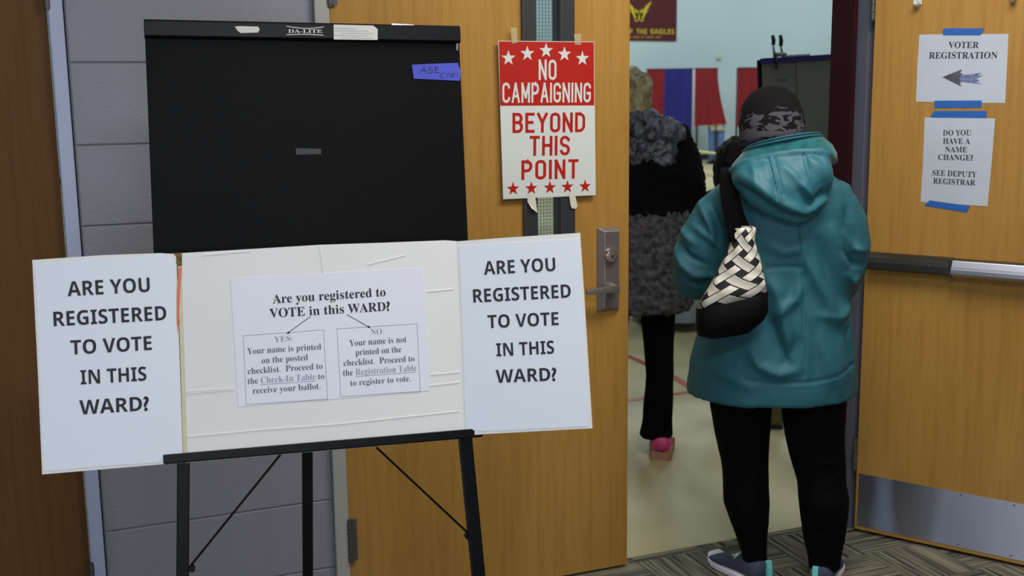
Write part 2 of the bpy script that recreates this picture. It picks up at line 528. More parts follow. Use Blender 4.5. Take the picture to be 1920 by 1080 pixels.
class MB:
    def __init__(s):
        s.v, s.f, s.uv = [], [], {}

    def add(s, vs, fs):
        b = len(s.v)
        s.v += [Vector(p) for p in vs]
        s.f += [tuple(b + i for i in f) for f in fs]
        return s

    def box(s, lo, hi):
        (x0, y0, z0), (x1, y1, z1) = lo, hi
        return s.add([(x0, y0, z0), (x1, y0, z0), (x1, y1, z0), (x0, y1, z0), (x0, y0, z1), (x1, y0, z1), (x1, y1, z1), (x0, y1, z1)],
                     [(0, 3, 2, 1), (4, 5, 6, 7), (0, 1, 5, 4), (1, 2, 6, 5), (2, 3, 7, 6), (3, 0, 4, 7)])

    def pbox(s, pl, x0, y0, x1, y1, d0, d1):
        """box in a plane's own frame, between depths d0<d1"""
        return s.prism(pl, [(x0, y0), (x1, y0), (x1, y1), (x0, y1)], d0, d1)

    def prism(s, pl, pts, d0, d1):
        n = len(pts)
        vs = [pl.w(x, y, d0) for x, y in pts] + [pl.w(x, y, d1) for x, y in pts]
        fs = [tuple(range(n - 1, -1, -1)), tuple(range(n, 2 * n))]
        for i in range(n):
            j = (i + 1) % n
            fs.append((i, j, n + j, n + i))
        # orientation: make top face look along +n when pts are counter-clockwise
        ar = sum(pts[i][0] * pts[(i + 1) % n][1] - pts[(i + 1) % n][0] * pts[i][1] for i in range(n))
        if ar < 0:
            fs = [tuple(reversed(f)) for f in fs]
        return s.add(vs, fs)

    def loft(s, rings, cap=True):
        n = len(rings[0])
        b = len(s.v)
        for r in rings:
            s.v += [Vector(p) for p in r]
        for k in range(len(rings) - 1):
            for i in range(n):
                j = (i + 1) % n
                s.f.append((b + k * n + i, b + k * n + j, b + (k + 1) * n + j, b + (k + 1) * n + i))
        if cap:
            s.f.append(tuple(b + i for i in range(n - 1, -1, -1)))
            e = b + (len(rings) - 1) * n
            s.f.append(tuple(e + i for i in range(n)))
        return s

    def tube(s, pts, rad, n=12, flat=1.0):
        pts = [Vector(p) for p in pts]
        if not hasattr(rad, '__len__'):
            rad = [rad] * len(pts)
        rings = []
        ref = None
        for i, p in enumerate(pts):
            t = (pts[min(i + 1, len(pts) - 1)] - pts[max(i - 1, 0)]).normalized()
            if ref is None:
                ref = t.orthogonal().normalized()
            ref = (ref - t * ref.dot(t)).normalized()
            b = t.cross(ref)
            rings.append([p + (ref * math.cos(2 * math.pi * k / n) + b * math.sin(2 * math.pi * k / n) * flat) * rad[i] for k in range(n)])
        return s.loft(rings)

    def capsule(s, p0, p1, r0, r1, n=16):
        p0, p1 = Vector(p0), Vector(p1)
        t = p1 - p0
        L = t.length
        t = t / L if L > 1e-6 else Vector((0, 0, 1))
        pts, rr = [], []
        for k in range(5):
            a = math.pi / 2 * (1 - k / 5)
            pts.append(p0 - t * r0 * math.sin(a))
            rr.append(max(r0 * math.cos(a), 1e-4))
        pts.append(p0)
        rr.append(r0)
        pts.append(p1)
        rr.append(r1)
        for k in range(1, 6):
            a = math.pi / 2 * k / 5
            pts.append(p1 + t * r1 * math.sin(a))
            rr.append(max(r1 * math.cos(a), 1e-4))
        ref = t.orthogonal().normalized()
        b = t.cross(ref)
        return s.loft([[p + (ref * math.cos(2 * math.pi * k / n) + b * math.sin(2 * math.pi * k / n)) * r for k in range(n)] for p, r in zip(pts, rr)])

    def ellipsoid(s, c, ax, n=24, m=16, rot=None):
        c = Vector(c)
        rings = []
        for i in range(m + 1):
            th = -math.pi / 2 + math.pi * i / m
            th = max(min(th, math.pi / 2 - 0.02), -math.pi / 2 + 0.02)
            ring = []
            for k in range(n):
                ph = 2 * math.pi * k / n
                p = Vector((ax[0] * math.cos(th) * math.cos(ph), ax[1] * math.cos(th) * math.sin(ph), ax[2] * math.sin(th)))
                if rot is not None:
                    p = rot @ p
                ring.append(c + p)
            rings.append(ring)
        return s.loft(rings)

    def build(s, name, m, parent=None, bevel=0.0, seg=2, smooth=False, kind=None, loc=None):
        off = origin_of(parent) if parent is not None else Vector(loc or (0, 0, 0))
        me = bpy.data.meshes.new(name)
        me.from_pydata([p - off for p in s.v], [], s.f)
        me.materials.append(m)
        o = bpy.data.objects.new(name, me)
        COL.objects.link(o)
        if parent is not None:
            o.parent = parent
        elif loc:
            o.location = loc
        bm = bmesh.new()
        bm.from_mesh(me)
        bmesh.ops.recalc_face_normals(bm, faces=bm.faces[:])
        if bevel:
            es = [e for e in bm.edges if len(e.link_faces) == 2 and e.calc_face_angle(0) > 0.6]
            bmesh.ops.bevel(bm, geom=es, offset=bevel, segments=seg, affect='EDGES', profile=0.6, clamp_overlap=True)
        bm.to_mesh(me)
        bm.free()
        if smooth:
            for p in me.polygons:
                p.use_smooth = True
            if smooth != 'all':
                try:
                    me.set_sharp_from_angle(angle=math.radians(40))
                except Exception:
                    pass
        if kind:
            o['kind'] = kind
        return o


def remeshed(mb, voxel, smooth_it=4, fac=0.5):
    """one continuous skin over everything in mb; returns verts (np), faces"""
    me = bpy.data.meshes.new('tmp')
    me.from_pydata(mb.v, [], mb.f)
    bm = bmesh.new()
    bm.from_mesh(me)
    bmesh.ops.recalc_face_normals(bm, faces=bm.faces[:])
    bm.to_mesh(me)
    bm.free()
    o = bpy.data.objects.new('tmp', me)
    COL.objects.link(o)
    r = o.modifiers.new('r', 'REMESH')
    r.mode = 'VOXEL'
    r.voxel_size = voxel
    if smooth_it:
        sm = o.modifiers.new('s', 'SMOOTH')
        sm.iterations = smooth_it
        sm.factor = fac
    dg = bpy.context.evaluated_depsgraph_get()
    m2 = bpy.data.meshes.new_from_object(o.evaluated_get(dg))
    vs = [v.co.copy() for v in m2.vertices]
    ns = [v.normal.copy() for v in m2.vertices]
    fs = [tuple(p.vertices) for p in m2.polygons]
    bpy.data.objects.remove(o)
    bpy.data.meshes.remove(me)
    bpy.data.meshes.remove(m2)
    return vs, ns, fs


def from_data(vs, fs):
    b = MB()
    b.v = [Vector(v) for v in vs]
    b.f = list(fs)
    return b


# ------------------------------------------------------------------ lettering
_gl = {}


def bold_math(s, sans):
    up, lo = (0x1D5D4, 0x1D5EE) if sans else (0x1D400, 0x1D41A)
    return ''.join(chr(up + ord(c) - 65) if 'A' <= c <= 'Z' else chr(lo + ord(c) - 97) if 'a' <= c <= 'z' else c for c in s)


def text_geo(s, off=0.0):
    k = (s, off)
    if k in _gl:
        return _gl[k]
    c = bpy.data.curves.new('t', 'FONT')
    c.body = s
    c.size = 1
    c.offset = off
    c.resolution_u = 4
    o = bpy.data.objects.new('t', c)
    COL.objects.link(o)
    dg = bpy.context.evaluated_depsgraph_get()
    dg.update()
    me = bpy.data.meshes.new_from_object(o.evaluated_get(dg))
    vs = [(v.co.x, v.co.y) for v in me.vertices]
    fs = [tuple(p.vertices) for p in me.polygons]
    bpy.data.objects.remove(o)
    bpy.data.curves.remove(c)
    bpy.data.meshes.remove(me)
    _gl[k] = (vs, fs)
    return vs, fs


def word_geo(s, style):
    """geometry for a line, in cap heights; '?' , '.' and ':' drawn from a heavier cut"""
    sans = style == 'sans'
    off = {'sans': 0.0, 'serif': 0.0, 'serif_light': -0.0095, 'plain': 0.0}[style]
    if style == 'plain':
        vs, fs = text_geo(s, off)
        cap = max(y for x, y in text_geo('H')[0])
        return [(x / cap, y / cap) for x, y in vs], fs
    cap = max(y for x, y in text_geo(bold_math('H', sans))[0])
    V, Fc = [], []
    x0 = 0.0
    parts = []
    cur = ''
    for ch in s:
        if ch in '?':
            if cur:
                parts.append(cur)
            parts.append(ch)
            cur = ''
        else:
            cur += ch
    if cur:
        parts.append(cur)
    for p in parts:
        if p == '?':
            vs, fs = text_geo('?', 0.028 if style != 'serif_light' else 0.0)
        else:
            vs, fs = text_geo(bold_math(p, sans), off)
        if not vs:
            continue
        mn = min(x for x, y in vs)
        mxx = max(x for x, y in vs)
        b = len(V)
        V += [((x - mn + x0) / cap, y / cap) for x, y in vs]
        Fc += [tuple(b + i for i in f) for f in fs]
        x0 += mxx - mn + 0.06
    return V, Fc


def put_line(mb, pl, s, xl, yl, xr, yr, hpx, style, d=0.0006):
    """a line of print on a surface, from its left and right baseline points"""
    V, Fc = word_geo(s, style)
    put_geo(mb, pl, V, Fc, xl, yl, xr, yr, hpx, d)


def put_geo(mb, pl, V, Fc, xl, yl, xr, yr, hpx, d):
    A, B = pl.p3(xl, yl), pl.p3(xr, yr)
    e1 = (B - A).normalized()
    e2 = pl.n.cross(e1)
    mn, mx = min(p[0] for p in V), max(p[0] for p in V)
    sx = (B - A).length / (mx - mn)
    mid = (A + B) / 2
    k = (mid - CAM).dot(FW) / F_PX
    sy = hpx * k / max(0.3, abs(e2.dot(UP)))
    mb.add([A + e1 * ((p[0] - mn) * sx) + e2 * (p[1] * sy) + pl.n * (d + (p[2] if len(p) > 2 else 0)) for p in V], Fc)


def lettering(pl, lines, style, m, parent, name='lettering', d=0.0006):
    for l in lines:
        mb = MB()
        put_line(mb, pl, *l, style, d)
        mb.build(name, m, parent)


# highway-style strokes for the printed campaign sign (letter box 0..w by 0..1)


def _arc(cx, cy, rx, ry, a0, a1, n=10):
    return [(cx + rx * math.cos(math.radians(a0 + (a1 - a0) * i / n)), cy + ry * math.sin(math.radians(a0 + (a1 - a0) * i / n))) for i in range(n + 1)]


def _glyph(c):
    W = 0.40
    r = W / 2
    oval = _arc(r, 1 - r, r, r, 180, 0) + _arc(r, r, r, r, 0, -180)
    g = {
        'N': (W, [[(0, 0), (0, 1)], [(0, 1), (W, 0)], [(W, 0), (W, 1)]]),
        'O': (W, [oval + [oval[0]]]),
        'C': (W, [_arc(r, 1 - r, r, r, 5, 180) + _arc(r, r, r, r, 180, 355)]),
        'G': (W, [_arc(r, 1 - r, r, r, 5, 180) + _arc(r, r, r, r, 180, 360) + [(W, 0.46), (W * 0.55, 0.46)]]),
        'A': (W * 1.1, [[(0, 0), (W * 0.55, 1)], [(W * 0.55, 1), (W * 1.1, 0)], [(W * 0.2, 0.3), (W * 0.9, 0.3)]]),
        'M': (W * 1.15, [[(0, 0), (0, 1)], [(0, 1), (W * 0.575, 0.25)], [(W * 0.575, 0.25), (W * 1.15, 1)], [(W * 1.15, 1), (W * 1.15, 0)]]),
        'P': (W, [[(0, 0), (0, 1)], [(0, 1), (W * 0.5, 1)] + _arc(W * 0.5, 0.73, W * 0.5, 0.27, 90, -90) + [(0, 0.46)]]),
        'I': (0.0, [[(0, 0), (0, 1)]]),
        'B': (W, [[(0, 0), (0, 1)], [(0, 1), (W * 0.5, 1)] + _arc(W * 0.55, 0.76, W * 0.4, 0.24, 90, -90) + [(0, 0.52)],
                  [(W * 0.5, 0.52)] + _arc(W * 0.55, 0.26, W * 0.45, 0.26, 90, -90) + [(0, 0)]]),
        'E': (W * 0.85, [[(W * 0.85, 0), (0, 0), (0, 1), (W * 0.85, 1)], [(0, 0.52), (W * 0.7, 0.52)]]),
        'Y': (W * 1.05, [[(0, 1), (W * 0.525, 0.5)], [(W * 1.05, 1), (W * 0.525, 0.5)], [(W * 0.525, 0.55), (W * 0.525, 0)]]),
        'D': (W, [[(0, 0), (0, 1)], [(0, 1), (W * 0.4, 1)] + _arc(W * 0.4, 0.7, W * 0.6, 0.3, 90, 0) + _arc(W * 0.4, 0.3, W * 0.6, 0.3, 0, -90) + [(0, 0)]]),
        'T': (W * 0.95, [[(0, 1), (W * 0.95, 1)], [(W * 0.475, 1), (W * 0.475, 0)]]),
        'H': (W, [[(0, 0), (0, 1)], [(W, 0), (W, 1)], [(0, 0.52), (W, 0.52)]]),
        'S': (W, [_arc(r, 0.76, r, 0.24, 20, 180, 8) + _arc(r, 0.76, r, 0.26, 180, 270, 5)[1:] + _arc(r, 0.25, r, 0.25, 90, 0, 5)[1:] + _arc(r, 0.25, r, 0.25, 0, -160, 8)[1:]]),
    }
    return g[c]


def stroke_geo(word, wt, gap=0.24):
    """constant-width strokes: quads with round-ish joins; returned in cap heights"""
    V, Fc = [], []
    x0 = 0.0
    h = wt / 2
    for ch in word:
        wd, ls = _glyph(ch)
        for si, ln in enumerate(ls):
            ln = [(x0 + x, h + y * (1 - wt)) for x, y in ln]
            n = len(ln)
            L_, R_ = [], []
            for i, p in enumerate(ln):
                d0 = Vector(ln[i]) - Vector(ln[i - 1]) if i else None
                d1 = Vector(ln[i + 1]) - Vector(ln[i]) if i < n - 1 else None
                if d0 is None and ln[0] == ln[-1]:
                    d0 = Vector(ln[0]) - Vector(ln[-2])
                if d1 is None and ln[0] == ln[-1]:
                    d1 = Vector(ln[1]) - Vector(ln[0])
                t0 = (d0 or d1).normalized()
                t1 = (d1 or d0).normalized()
                t = (t0 + t1).normalized()
                nrm = Vector((-t.y, t.x))
                k = h / max(0.45, nrm.dot(Vector((-t0.y, t0.x))))
                e = Vector((0, 0))
                if d0 is None:
                    e = -t1 * h * 0.98
                elif d1 is None:
                    e = t0 * h * 0.98
                P = Vector(p) + e
                L_.append(P + nrm * k)
                R_.append(P - nrm * k)
            b = len(V)
            for a, c in zip(L_, R_):
                V += [(a.x, a.y, 0.00006 * si), (c.x, c.y, 0.00006 * si)]
            for i in range(n - 1):
                Fc.append((b + 2 * i, b + 2 * i + 1, b + 2 * i + 3, b + 2 * i + 2))
        x0 += wd + gap
    return V, Fc


def star_pts(cx, cy, r):
    return [(cx + (r if i % 2 == 0 else r * 0.40) * math.sin(math.pi * i / 5), cy + (r if i % 2 == 0 else r * 0.40) * math.cos(math.pi * i / 5)) for i in range(10)]


def px_poly(pl, pts):
    return [pl.p2(*p) for p in pts]


# ================================================================== THE SETTING
D = 3.232            # corridor face of the end wall and of the closed door leaf
GY0 = D + 0.20       # gym face of that wall
HX0, HX1, HY0, HZ = -4.0, 6.5, -3.2, 2.75

# hall
MB().box((HX0, HY0, -0.06), (HX1, 3.295, 0)).build('floor_hall', MT['carpet'], kind='structure')
MB().box((HX0, HY0, HZ), (HX1, D, HZ + 0.1)).build('ceiling_hall', MT['ceil'], kind='structure')
MB().box((HX0 - 0.1, HY0 - 0.1, 0), (HX1 + 0.1, HY0, HZ)).build('wall_front', MT['wall_plain'], kind='structure')
MB().box((HX0 - 0.1, HY0, 0), (HX0, D, HZ)).build('wall_left', MT['wall_plain'], kind='structure')
MB().box((HX1, HY0, 0), (HX1 + 0.1, D, HZ)).build('wall_right', MT['wall_plain'], kind='structure')
# end wall of painted concrete blocks, with its openings
wb = MB()
wy = D + 0.012
for (x0, x1, z0, z1) in ((HX0, -0.96, 0, 7.2), (-0.96, 0.07, 2.2, 7.2), (0.07, 0.72, 0, 7.2), (0.72, 2.66, 2.2, 7.2), (2.66, 24.0, 0, 7.2)):
    wb.box((x0, wy, z0), (x1, GY0, z1))
courses = [0.3825 + 0.2137 * k for k in range(-2, 12)]
blk = MB()
for i, z in enumerate(courses[:-1]):
    z1 = courses[i + 1]
    xj = 0.52 if i % 2 else 0.33
    for (a, b_) in ((0.072, 0.7165),):
        zz0 = max(z, 0.0)
        blk.box((a + 0.0002, D + 0.006, zz0 + 0.0015), (b_ - 0.0002, wy + 0.02, z1 - 0.0015))
bo = blk.build('tmp_blocks', MT['wall'], bevel=0.0045, seg=3)
me = bo.data
wb.add([v.co for v in me.vertices], [tuple(p.vertices) for p in me.polygons])
bpy.data.objects.remove(bo)
wb.build('wall_back', MT['wall'], kind='structure')

# gym
GX0, GX1, GY1, GZ = -3.0, 24.0, 22.35, 7.2
gf = MB().box((GX0, 3.295, -0.06), (GX1, GY1, 0))
gfo = gf.build('floor_gym', MT['gym_floor'], kind='structure')
MB().box((GX0, GY0, GZ), (GX1, GY1, GZ + 0.1)).build('ceiling_gym', MT['ceil'], kind='structure')
MB().box((GX0, GY1, 0), (GX1, GY1 + 0.2, GZ)).build('wall_gym_back', MT['gym_wall'], kind='structure')
MB().box((GX0 - 0.2, GY0, 0), (GX0, GY1, GZ)).build('wall_gym_left', MT['gym_wall'], kind='structure')
MB().box((GX1, GY0, 0), (GX1 + 0.2, GY1, GZ)).build('wall_gym_right', MT['gym_wall'], kind='structure')
MB().box((GX0, GY1 - 0.015, 0), (GX1, GY1, 0.12)).build('baseboard_gym_back', MT['gym_base'], kind='structure')
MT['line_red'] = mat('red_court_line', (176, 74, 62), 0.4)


def floor_pt(px, py, z=0.0):
    return at(px, py, Vector((0, 0, z)), Vector((0, 0, 1)))


def floor_line(pts, wdt):
    b = MB()
    P = [floor_pt(*p) for p in pts]
    for a, c in zip(P[:-1], P[1:]):
        t = (c - a).normalized()
        s_ = Vector((-t.y, t.x, 0)) * wdt / 2
        z = Vector((0, 0, 0.001))
        b.add([a + s_ + z, a - s_ + z, c - s_ + z, c + s_ + z], [(0, 1, 2, 3)])
    return b


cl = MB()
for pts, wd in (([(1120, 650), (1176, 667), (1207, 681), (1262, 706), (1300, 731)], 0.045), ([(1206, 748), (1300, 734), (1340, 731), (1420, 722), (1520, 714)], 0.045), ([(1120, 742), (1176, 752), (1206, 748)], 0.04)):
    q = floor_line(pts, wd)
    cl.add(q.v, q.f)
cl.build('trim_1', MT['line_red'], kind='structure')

# steel frame of the double doorway: pale corridor side, grey rebate, maroon throat
JX0, JX1 = 0.761, 2.602
fr = MB()
fr.box((0.7165, D - 0.012, 0), (JX0 - 0.003, GY0 + 0.01, 2.2))
fr.box((0.7165, D - 0.012, 2.13), (2.655, GY0 + 0.01, 2.2))
fr.build('trim_2', MT['frame_cream'], kind='structure', bevel=0.003)
fr = MB()
fr.box((JX1, D - 0.012, 0), (2.655, D + 0.048, 2.13))
fr.build('trim_3', MT['frame_grey'], kind='structure', bevel=0.003)
fr = MB()
fr.box((JX1 - 0.014, D + 0.046, 0), (2.66, D + 0.17, 2.13))
fr.build('trim_4', MT['maroon'], kind='structure', bevel=0.003)
# frame of the single door at far left
fr = MB()
fr.box((0.030, D - 0.014, 0), (0.066, D + 0.14, 2.2))
fr.box((-0.96, D - 0.014, 2.13), (0.066, D + 0.14, 2.2))
fr.box((-0.96, D - 0.014, 0), (-0.915, D + 0.14, 2.13))
fr.build('trim_5', MT['frame_blue'], kind='structure', bevel=0.004)

WALL = Plane((0, D, 0), (1, 0, 0), (0, 0, 1))


def hinge(parent, x, y, z0, z1, m='hinge', leaf=0.022, side=1):
    b = MB()
    n = 5
    h = (z1 - z0) / n
    for k in range(n):
        za, zb = z0 + h * k + 0.0008, z0 + h * (k + 1) - 0.0008
        b.tube([(x, y, za), (x, y, zb)], 0.0075, 14)
    b.tube([(x, y, z1), (x, y, z1 + 0.004)], 0.006, 12)
    b.tube([(x, y, z0 - 0.004), (x, y, z0)], 0.006, 12)
    b.box((min(x, x + side * leaf), y + 0.002, z0), (max(x, x + side * leaf), y + 0.006, z1))
    return b.build('hinge', MT[m], parent, smooth=True)


# ---- door_1: dark single door, far left
d1 = thing('door_1', (-0.44, D, 0), None, None)
d1['kind'] = 'structure'
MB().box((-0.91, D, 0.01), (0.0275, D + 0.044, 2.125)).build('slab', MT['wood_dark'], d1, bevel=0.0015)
hinge(d1, 0.0295, D - 0.013, 0.19, 0.305)
hinge(d1, 0.0295, D - 0.013, 1.80, 1.915)

# ---- door_2: closed left leaf with narrow wired-glass lite and lever
d2 = thing('door_2', (1.23, D, 0), None, None)
d2['kind'] = 'structure'
wx0, wx1, wz0, wz1 = 1.345, 1.503, 0.98, 1.98
s_ = MB()
for lo, hi in (((JX0, 0.01), (wx0, 2.125)), ((wx1, 0.01), (1.7025, 2.125)), ((wx0, 0.01), (wx1, wz0)), ((wx0, wz1), (wx1, 2.125))):
    s_.box((lo[0], D, lo[1]), (hi[0], D + 0.044, hi[1]))
s_.build('slab', MT['wood'], d2)
lf = MB()
g0, g1 = 1.384, 1.462
for (a, b_, c, d_) in ((1.338, g0, wz0 - 0.008, wz1 + 0.008), (g1, 1.510, wz0 - 0.008, wz1 + 0.008), (g0, g1, wz0 - 0.008, wz0 + 0.04), (g0, g1, wz1 - 0.04, wz1 + 0.008)):
    lf.box((a, D - 0.012, c), (b_, D + 0.006, d_))
    lf.box((a + (0.03 if a < g0 else 0), D + 0.006, c), (b_ - (0.03 if b_ > g1 else 0), D + 0.05, d_))
lf.build('window_frame', MT['lite_frame'], d2, bevel=0.003)
gl = MB().box((g0 - 0.01, D + 0.019, wz0 + 0.03), (g1 + 0.01, D + 0.025, wz1 - 0.03)).build('glass_pane', MT['glass'], d2)
wr = MB()
k = g0
while k < g1:
    wr.box((k, D + 0.0175, wz0 + 0.03), (k + 0.0009, D + 0.0184, wz1 - 0.03))
    k += 0.0105
k = wz0 + 0.035
while k < wz1 - 0.03:
    wr.box((g0 - 0.005, D + 0.0175, k), (g1 + 0.005, D + 0.0184, k + 0.0009))
    k += 0.0105
wr.build('wire_mesh', MT['wire'], gl)
hinge(d2, JX0 - 0.001, D - 0.0125, 0.185, 0.315)
hinge(d2, JX0 - 0.001, D - 0.0125, 1.82, 1.95)
# lever lock
x0, z1 = WALL.p2(1119, 427)
x1, z0 = WALL.p2(1159, 581)
lk = MB()
c = 0.012
lk.loft([[(x0, D, z0), (x1, D, z0), (x1, D, z1), (x0, D, z1)], [(x0, D - 0.004, z0), (x1, D - 0.004, z0), (x1, D - 0.004, z1), (x0, D - 0.004, z1)],
         [(x0 + c * 1.6, D - 0.020, z0 + c), (x1 - c * 0.6, D - 0.020, z0 + c), (x1 - c * 0.6, D - 0.020, z1 - c), (x0 + c * 1.6, D - 0.020, z1 - c)]])
lko = lk.build('lock_plate', MT['steel'], d2, bevel=0.002)
cx, cz = WALL.off(0.02).p2(1144, 478)
cy = MB().tube([(cx, D - 0.018, cz), (cx, D - 0.034, cz)], [0.022, 0.0205], 28).tube([(cx, D - 0.034, cz), (cx, D - 0.036, cz)], 0.0155, 24)
cyo = cy.build('lock_cylinder', MT['chrome'], d2, smooth=True)
MB().box((cx - 0.0018, D - 0.0366, cz - 0.011), (cx + 0.0018, D - 0.0355, cz + 0.001)).tube([(cx, D - 0.0355, cz - 0.002), (cx, D - 0.0367, cz - 0.002)], 0.004, 12).build('keyhole', MT['rubber'], cyo)
lx, lz = WALL.off(0.05).p2(1153, 541)
lx0, _ = WALL.off(0.055).p2(1100, 543)
lv = MB().tube([(lx, D - 0.018, lz), (lx, D - 0.052, lz)], [0.016, 0.012], 20)
lv.loft([[(lx + 0.012, D - 0.046, lz - 0.011), (lx + 0.012, D - 0.062, lz - 0.011), (lx + 0.012, D - 0.062, lz + 0.011), (lx + 0.012, D - 0.046, lz + 0.011)],
         [(lx - 0.02, D - 0.048, lz - 0.011), (lx - 0.02, D - 0.064, lz - 0.011), (lx - 0.02, D - 0.064, lz + 0.010), (lx - 0.02, D - 0.048, lz + 0.010)],
         [(lx0, D - 0.050, lz - 0.0125), (lx0, D - 0.060, lz - 0.0125), (lx0, D - 0.060, lz + 0.0045), (lx0, D - 0.050, lz + 0.0045)]])
lv.build('lever_handle', MT['steel'], d2, bevel=0.002, smooth=True)

# ---- door_3: right leaf swung out into the hall
HINGE = Vector((2.595, 3.18, 0))
D3 = Plane(HINGE, (0.526, -0.851, 0), (0, 0, 1))   # its gym face, towards the viewer
d3 = thing('door_3', HINGE, None, None)
d3['kind'] = 'structure'
MB().pbox(D3, 0.0, 0.012, 0.905, 2.125, -0.044, 0).build('slab', MT['wood'], d3, bevel=0.0015)
kp = MB().pbox(D3, 0.009, 0.026, 0.885, 0.221, 0, 0.0016)
kpo = kp.build('kick_plate', MT['steel_kick'], d3)
sc_ = MB()
for sx, sz in ((0.022, 0.21), (0.2, 0.212), (0.36, 0.212), (0.53, 0.212), (0.7, 0.212), (0.87, 0.212), (0.022, 0.036), (0.2, 0.036), (0.36, 0.036), (0.53, 0.036), (0.7, 0.036), (0.87, 0.036)):
    sc_.tube([D3.w(sx, sz, 0.0014), D3.w(sx, sz, 0.0026)], [0.0035, 0.0022], 10)
sc_.build('screws', MT['hinge'], kpo)
ba = Vector((D3.w(-0.006, 0, 0.004)))
hinge(d3, ba.x, ba.y, 0.235, 0.345, side=1, leaf=0.012)
hinge(d3, ba.x, ba.y, 1.80, 1.92, side=1, leaf=0.012)
# exit device
zt, zb = 1.020, 0.962
pb = MB()


def bar(b, s0, s1, zt, zb, d0, d1, ch):
    """bar with chamfered top and bottom front edges, along the door"""
    prof = [(zb, d0), (zb, d1 - ch), (zb + ch * 0.6, d1), ((zt + zb) / 2, d1), (zt - ch, d1 - ch * 0.4), (zt, d0 + (d1 - d0) * 0.45), (zt, d0)]
    b.loft([[D3.w(s0, z, d) for z, d in prof], [D3.w(s1, z, d) for z, d in prof]])


bar(pb, 0.016, 0.290, zt, zb, 0.0, 0.050, 0.012)
pb.pbox(D3, 0.290, zb - 0.004, 0.301, zt, 0.0, 0.050)
pb.pbox(D3, 0.301, zb + 0.004, 0.80, zt - 0.002, 0.0, 0.040)
pb.pbox(D3, 0.80, zb - 0.01, 0.885, zt + 0.01, 0.0, 0.055)
pbo = pb.build('exit_bar_housing', MT['bronze'], d3, bevel=0.002)
tp = MB()
bar(tp, 0.303, 0.796, zt - 0.004, zb + 0.000, 0.036, 0.064, 0.020)
tpo = tp.build('push_bar', MT['pad_silver'], d3, bevel=0.002)
tag(tpo, 'pale silver push bar')
MB().tube([D3.w(0.228, 0.989, 0.049), D3.w(0.228, 0.989, 0.053)], [0.005, 0.004], 14).build('screw', MT['chrome'], pbo, smooth=True)

# hooks stuck on the open door
for i, ((hx, hy), lab) in enumerate((((1722, 2), 'small white hook on the open door, above the left corner of the arrow notice'), ((1901, -8), 'small white hook at the top right, above the right corner of the arrow notice'))):
    a, u = D3.p2(hx, hy)
    h = thing('adhesive_hook', D3.w(a, u - 0.01, 0), lab, 'hook', 'white hooks on the open door')
    MB().pbox(D3, a - 0.012, u - 0.012, a + 0.012, u + 0.045, 0.0, 0.004).build('back_plate', MT['hook'], h, bevel=0.0015)
    MB().tube([D3.w(a, u + 0.012, 0.003), D3.w(a, u - 0.004, 0.012), D3.w(a, u - 0.012, 0.020), D3.w(a, u - 0.008, 0.029), D3.w(a, u + 0.006, 0.031)], [0.009, 0.009, 0.010, 0.009, 0.007], 12).build('hook', MT['hook'], h, smooth=True)


# ================================================================== NOTICES ON THE OPEN DOOR
def sheet(name, pl, corners, m, label, cat, th=0.0006, group=None, d0=0.0004):
    pts = px_poly(pl, corners)
    c = pl.w(sum(p[0] for p in pts) / len(pts), min(p[1] for p in pts), 0)
    t = thing(name, c, label, cat, group)
    MB().prism(pl, pts, d0, d0 + th).build('sheet', m, t)
    return t, pl.off(d0 + th)


def tape(pl, corners, m, parent, d0=0.0, th=0.0006, name='tape_strip'):
    return MB().prism(pl, px_poly(pl, corners), d0, d0 + th).build(name, m, parent)


t, P = sheet('paper_notice', D3, [(1724, 65), (1755, 64.5), (1891, 63.5), (1889, 110), (1884.7, 193.3), (1800, 192.5), (1717.5, 190.5), (1720, 130)], MT['plastic_sheet'],
             'landscape paper notice reading VOTER REGISTRATION with a left arrow, taped to the open door', 'notice')
lettering(P, [('VOTER', 1778, 90, 1835, 90, 11.2), ('REGISTRATION', 1741.7, 109.7, 1870, 109.7, 11.6)], 'serif', MT['ink'], t)
MT['arrow_dark'] = mat('hatched_dark_arrow', (96, 96, 106), 0.6, c2=(44, 44, 56), vscale=90, stretch=(1, 1, 0.4))
MT['arrow_light'] = mat('hatched_pale_arrow', (132, 142, 178), 0.6, c2=(72, 76, 116), vscale=150)
MB().prism(P, px_poly(P, [(1766.7, 144.7), (1804.5, 129.5), (1800, 137), (1805, 137), (1799, 146), (1800, 152), (1803, 157), (1799, 155), (1803, 162.5)]), 0, 0.0004).build('arrow_head', MT['arrow_dark'], t)
MB().prism(P, px_poly(P, [(1799, 140), (1815, 140), (1842, 136), (1832, 142), (1844, 141), (1831, 148), (1838, 152), (1830, 153), (1843, 158), (1822, 156), (1799, 153)]), 0, 0.0003).build('arrow_tail', MT['arrow_light'], t)
tape(P, [(1768, 66.3), (1768, 57), (1771.5, 53), (1846.5, 53), (1838, 66.5)], MT['blue_tape'], t)
tape(P, [(1752, 188.7), (1841.3, 188.3), (1839.7, 201.7), (1752, 202.5)], MT['blue_tape'], t)

